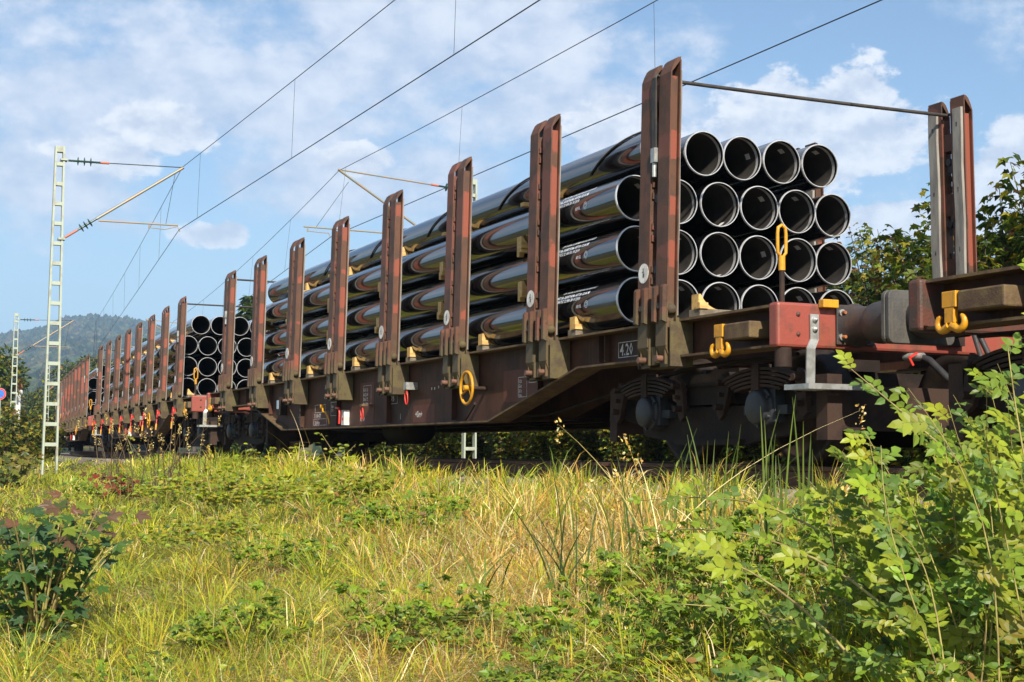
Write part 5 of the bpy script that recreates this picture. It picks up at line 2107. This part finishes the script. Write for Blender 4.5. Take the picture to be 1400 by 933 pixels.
# ---- maple saplings with large leaves, every leaf an object
def maple_leaf_mesh(col, veins):
    lob = [(-100, .42), (-72, .30), (-50, .80), (-40, .62), (-27, .46), (-14, .70), (0, 1.0), (14, .70), (27, .46), (40, .62), (50, .80), (72, .30), (100, .42)]
    o = [(0.0, 0.0)]
    outl = []
    for i, (a, r_) in enumerate(lob):
        outl.append((.12 + r_ * math.cos(R(a)) * .88, r_ * math.sin(R(a)) * .95))
        if i < len(lob) - 1:
            a2, r2_ = lob[i + 1]
            am, rm = (a + a2) / 2, (r_ + r2_) / 2 * .93
            outl.append((.12 + rm * math.cos(R(am)) * .88, rm * math.sin(R(am)) * .95))
    V = [(0.12, 0, 0.0)] + [(x, y, -.10 * (x * x + y * y) + .05 * math.cos(5 * math.atan2(y, x))) for x, y in outl] + [(-.0, 0, 0)]
    n = len(outl)
    F = [(0, i, i + 1) for i in range(1, n)] + [(0, n, n + 1), (0, n + 1, 1)]
    L = Leaves()
    V = np.array(V)[None]
    L.raw(V, F, np.array([col]))
    if veins:
        for a, r_ in ((-50, .74), (0, .95), (50, .74), (-95, .36), (95, .36)):
            d = np.array([math.cos(R(a)), math.sin(R(a)), 0])
            pn = np.array([-d[1], d[0], 0]) * .010
            q0 = np.array([.12, 0, .012])
            q1 = q0 + d * r_ * .88 + np.array([0, 0, -.10 * r_ * r_ - .0])
            L.raw(np.array([[q0 - pn, q0 + pn, q1]]), [(0, 1, 2)], np.array([np.array(col) * 1.6 + .02]))
    # stalk
    L.raw(np.array([[(0.0, .008, 0), (0, -.008, 0), (-.75, -.006, -.12), (-.75, .006, -.12)]]), [(0, 1, 2, 3)], np.array([(0.22, 0.06, 0.03)]))
    return L.mesh('leaf')


def maple(name, t, z, h, spread, n, leaf, cols_low, cols_top, label, cat, tilt=.5):
    X, Y = at_px(t, z)
    root = empty(name, (X, Y, gz(X - off(Y), Y)))
    tag(root, label, cat)
    ml = [maple_leaf_mesh(c, leaf > .1) for c in cols_low]
    mtp = [maple_leaf_mesh(c, leaf > .1) for c in cols_top]
    nst = max(3, n // 12)
    tips = []
    for i in range(nst):
        a = 6.28 * i / nst + rng.uniform(-.4, .4)
        r = spread * rng.uniform(.25, .8)
        hh_ = h * rng.uniform(.55, .95)
        pts = [Vector((0, 0, 0)), Vector((r * .35 * math.cos(a), r * .35 * math.sin(a), hh_ * .4)), Vector((r * .7 * math.cos(a), r * .7 * math.sin(a), hh_ * .75)), Vector((r * math.cos(a), r * math.sin(a), hh_))]
        M_('stem_green').tube(pts, [.009, .007, .005, .003], 5).obj('stem', root)
        tips.append(pts)
    for j in range(n):
        pts = tips[j % nst]
        q_ = (rng.random() ** .7) * 3
        k = min(2, int(q_))
        p = pts[k].lerp(pts[k + 1], q_ - k)
        a = rng.uniform(0, 6.28)
        d = Vector((math.cos(a), math.sin(a), rng.uniform(-.5, .1)))
        p = p + Vector((math.cos(a), math.sin(a), rng.uniform(.0, .3))) * leaf * rng.uniform(.5, 1.3) + Vector((0, 0, leaf * .3))
        nrm = Vector((-.1 + rng.normal(0, .3), -.75 * tilt * 2 + rng.normal(0, .35), 1)).normalized()
        d = (d - nrm * d.dot(nrm)).normalized()
        bz = d.cross(nrm)
        s_ = leaf * rng.uniform(.6, 1.05)
        top = p.z > h * rng.uniform(.68, 1.05)
        o = bpy.data.objects.new('leaf', random.choice(mtp if top else ml))
        C.objects.link(o)
        m_ = Matrix((d * s_, -bz * s_, nrm * s_)).transposed().to_4x4()
        m_.translation = p
        o.parent = root
        o.matrix_basis = m_


maple('maple_sapling', -.318, 7.7, .84, .56, 380, .095, [(0.050, 0.115, 0.024), (0.075, 0.150, 0.026), (0.060, 0.120, 0.045), (0.20, 0.26, 0.025)],
      [(0.20, 0.095, 0.05), (0.15, 0.085, 0.045), (0.08, 0.12, 0.03), (0.17, 0.11, 0.06)], 'dark green maple sapling with bronze top leaves at the left', 'sapling')
maple('maple_sapling', -.268, 19.5, .40, .50, 60, .125, [(0.20, 0.040, 0.02), (0.24, 0.07, 0.025), (0.12, 0.07, 0.025)],
      [(0.26, 0.035, 0.022), (0.24, 0.07, 0.025), (0.12, 0.07, 0.02)], 'low crimson maple sapling before the second wagon', 'sapling')
maple('maple_sapling', -.345, 29.0, .85, 1.3, 190, .18, [(0.16, 0.17, 0.02), (0.07, 0.10, 0.016), (0.20, 0.17, 0.03)],
      [(0.24, 0.20, 0.03), (0.16, 0.17, 0.02), (0.22, 0.12, 0.03)], 'spreading yellow-green maple shrub at the left edge', 'sapling')


# ---- arching rose canes at the right
def compound_mesh(k):
    L = Leaves()
    P, D, S = [], [], []
    n = [5, 5, 7, 3][k]
    prs = n // 2
    for i in range(prs):
        x = .35 + .38 * i
        for s_ in (-1, 1):
            P.append((x, 0, -.05 * x))
            D.append((.55 + rng.uniform(-.1, .1), s_ * (1 + rng.uniform(-.15, .15)), rng.uniform(-.25, .15)))
            S.append(.62 + .12 * i)
    P.append((.35 + .38 * prs - .1, 0, -.05))
    D.append((1, rng.uniform(-.15, .15), -.15))
    S.append(.85)
    n = len(P)
    L.ovate(np.array(P), np.array(D), np.tile([0, 0, 1.], (n, 1)) + rng.normal(0, .18, (n, 3)), np.array(S), pick([[(0.24, 0.33, 0.026), (0.19, 0.28, 0.034), (0.34, 0.39, 0.028), (0.13, 0.21, 0.042)][k]], n, .10))
    e = .35 + .38 * prs
    L.raw(np.array([[(0, .012, 0), (0, -.012, 0), (e, -.008, -.05), (e, .008, -.05)]]), [(0, 1, 2, 3)], np.array([(0.16, 0.17, 0.04)]))
    return L.mesh('leaf')


CMP = [compound_mesh(k) for k in range(4)]


def cane(root, p0, p1, sag, r, nleaf, leaf, objs=True, acc=None):
    """arching cane from p0 to its tip p1"""
    p0, p1 = Vector(p0), Vector(p1)
    bow = Vector((rng.normal(0, .07), rng.normal(0, .05), 0))
    pts = []
    for k in range(11):
        t = k / 10
        p = p0.lerp(p1, t)
        p.z += sag * math.sin(math.pi * t ** .8)
        p += bow * math.sin(math.pi * t)
        pts.append(p)
    M_('stem_green').tube(pts, [r * (1 - .75 * k / 10) for k in range(11)], 6).obj('cane', root)
    for j in range(nleaf):
        q_ = (0.18 + .82 * (j + rng.random()) / nleaf) * 10
        k = min(9, int(q_))
        p = pts[k].lerp(pts[k + 1], q_ - k)
        tg = (pts[k + 1] - pts[k]).normalized()
        side = tg.cross(Vector((0, 0, 1))).normalized() * (1 if j % 2 else -1)
        d = (side * rng.uniform(.5, 1) + tg * rng.uniform(.1, .8) + Vector((0, 0, rng.uniform(-.3, .7)))).normalized()
        nrm = Vector((rng.normal(-.1, .4), -.95 + rng.normal(0, .4), .85)).normalized()
        d = (d - nrm * d.dot(nrm)).normalized()
        bz = d.cross(nrm)
        s_ = leaf * rng.uniform(.75, 1.2) * (1 - .35 * (q_ / 10) ** 3)
        m_ = Matrix((d * s_, -bz * s_, nrm * s_)).transposed().to_4x4()
        m_.translation = p
        if objs:
            o = bpy.data.objects.new('leaf', CMP[rng.integers(0, 4)])
            C.objects.link(o)
            o.parent = root
            o.matrix_basis = m_
        else:
            acc.append(m_)


def wp(px, py, z):
    """world point seen in direction (tangent px across, tangent py up from the level) at distance z"""
    X, Y = at_px(px, z)
    return Vector((X, Y, 0.08 + py * z))


X0, Y0 = at_px(.33, 4.6)
rose = empty('rose_bush', (0, 0, 0))
tag(rose, 'dense leafy bush with arching thorny canes in the lower right corner', 'bush')


def G(px, z):
    X, Y = at_px(px, z)
    return Vector((X, Y, gz(X - off(Y), Y)))


acc = []
main = [
    (G(.43, 4.5), wp(.232, .060, 4.5), .06, .006, 20, .075),
    (G(.40, 4.9), wp(.272, .030, 4.8), .12, .005, 16, .072),
    (G(.385, 4.3), wp(.352, .135, 4.4), .0, .007, 20, .078),
    (G(.40, 4.3), wp(.340, .075, 4.3), .03, .006, 18, .075),
    (G(.30, 4.6), wp(.080, -.032, 6.2), .28, .006, 16, .068),
    (G(.32, 4.3), wp(.085, -.052, 5.6), .24, .006, 16, .068),
    (G(.27, 4.2), wp(.110, -.066, 5.2), .20, .005, 12, .068),
    (G(.36, 4.6), wp(.205, -.020, 5.2), .10, .005, 14, .070),
    (G(.28, 4.1), wp(.10, -.100, 4.8), .12, .005, 12, .068),
]
for a_ in main:
    cane(rose, *a_)
for i in range(52):
    px = rng.uniform(.225, .43)
    z = rng.uniform(4.0, 5.6)
    top = -.012 + max(0, (px - .27)) * .80 + rng.uniform(-.07, .02)
    e = wp(px - rng.uniform(-.01, .06), top, z - rng.uniform(0, .3))
    vis = i < 12
    cane(rose, G(px, z), e, rng.uniform(.02, .18), .0032, 11 if vis else 15, .062, objs=vis, acc=acc)
for i in range(28):
    px = rng.uniform(.18, .42)
    z = rng.uniform(3.9, 5.4)
    e = wp(px - rng.uniform(-.03, .08), -.10 + max(0, (px - .25)) * .3 + rng.uniform(-.08, .03), z - .2)
    cane(rose, G(px, z), e, rng.uniform(.04, .12), .003, 14, .058, objs=False, acc=acc)
# the remaining leaves of the bush joined as one part
L = Leaves()
for k in range(4):
    me = CMP[k]
    nv = len(me.vertices)
    co = np.zeros(nv * 3, dtype=np.float32)
    me.vertices.foreach_get('co', co)
    co = co.reshape(-1, 3)
    cb = np.zeros(nv * 4, dtype=np.float32)
    me.color_attributes['Col'].data.foreach_get('color', cb)
    cb = cb.reshape(-1, 4)[:, :3]
    polys = [tuple(p.vertices) for p in me.polygons]
    ms = [np.array(m_) for m_ in acc[k::4]]
    if not ms:
        continue
    A = np.stack(ms)
    V = np.einsum('nij,kj->nki', A[:, :3, :3], co) + A[:, None, :3, 3]
    n0 = len(L.Cc)
    L.raw(V, polys, np.zeros((len(ms), 3)))
    L.Cc[-1] = np.tile(cb, (len(ms), 1)) * np.repeat(rng.uniform(.62, 1.12, (len(ms), 1)) * np.array([1, 1, 1]) * (1 + rng.normal(0, .08, (len(ms), 3))), nv, axis=0)
o = bpy.data.objects.new('foliage', L.mesh('foliage'))
C.objects.link(o)
o.parent = rose
tag(o, kind='stuff')

# ---- the air itself
hm = bpy.data.materials.new('haze')
hm.use_nodes = True
t_ = NT(hm.node_tree)
t_.n.clear()
ou = t_.node('ShaderNodeOutputMaterial')
pv = t_.node('ShaderNodeVolumePrincipled', {'Color': (0.45, 0.70, 1.0, 1), 'Density': 0.00021, 'Anisotropy': 0.0})
t_.l.new(pv.outputs[0], ou.inputs['Volume'])
MATS['haze'] = hm
hz = M_('haze').box(-5200, 6200, -5200, 6200, -600, 420).obj('haze')
tag(hz, kind='stuff')
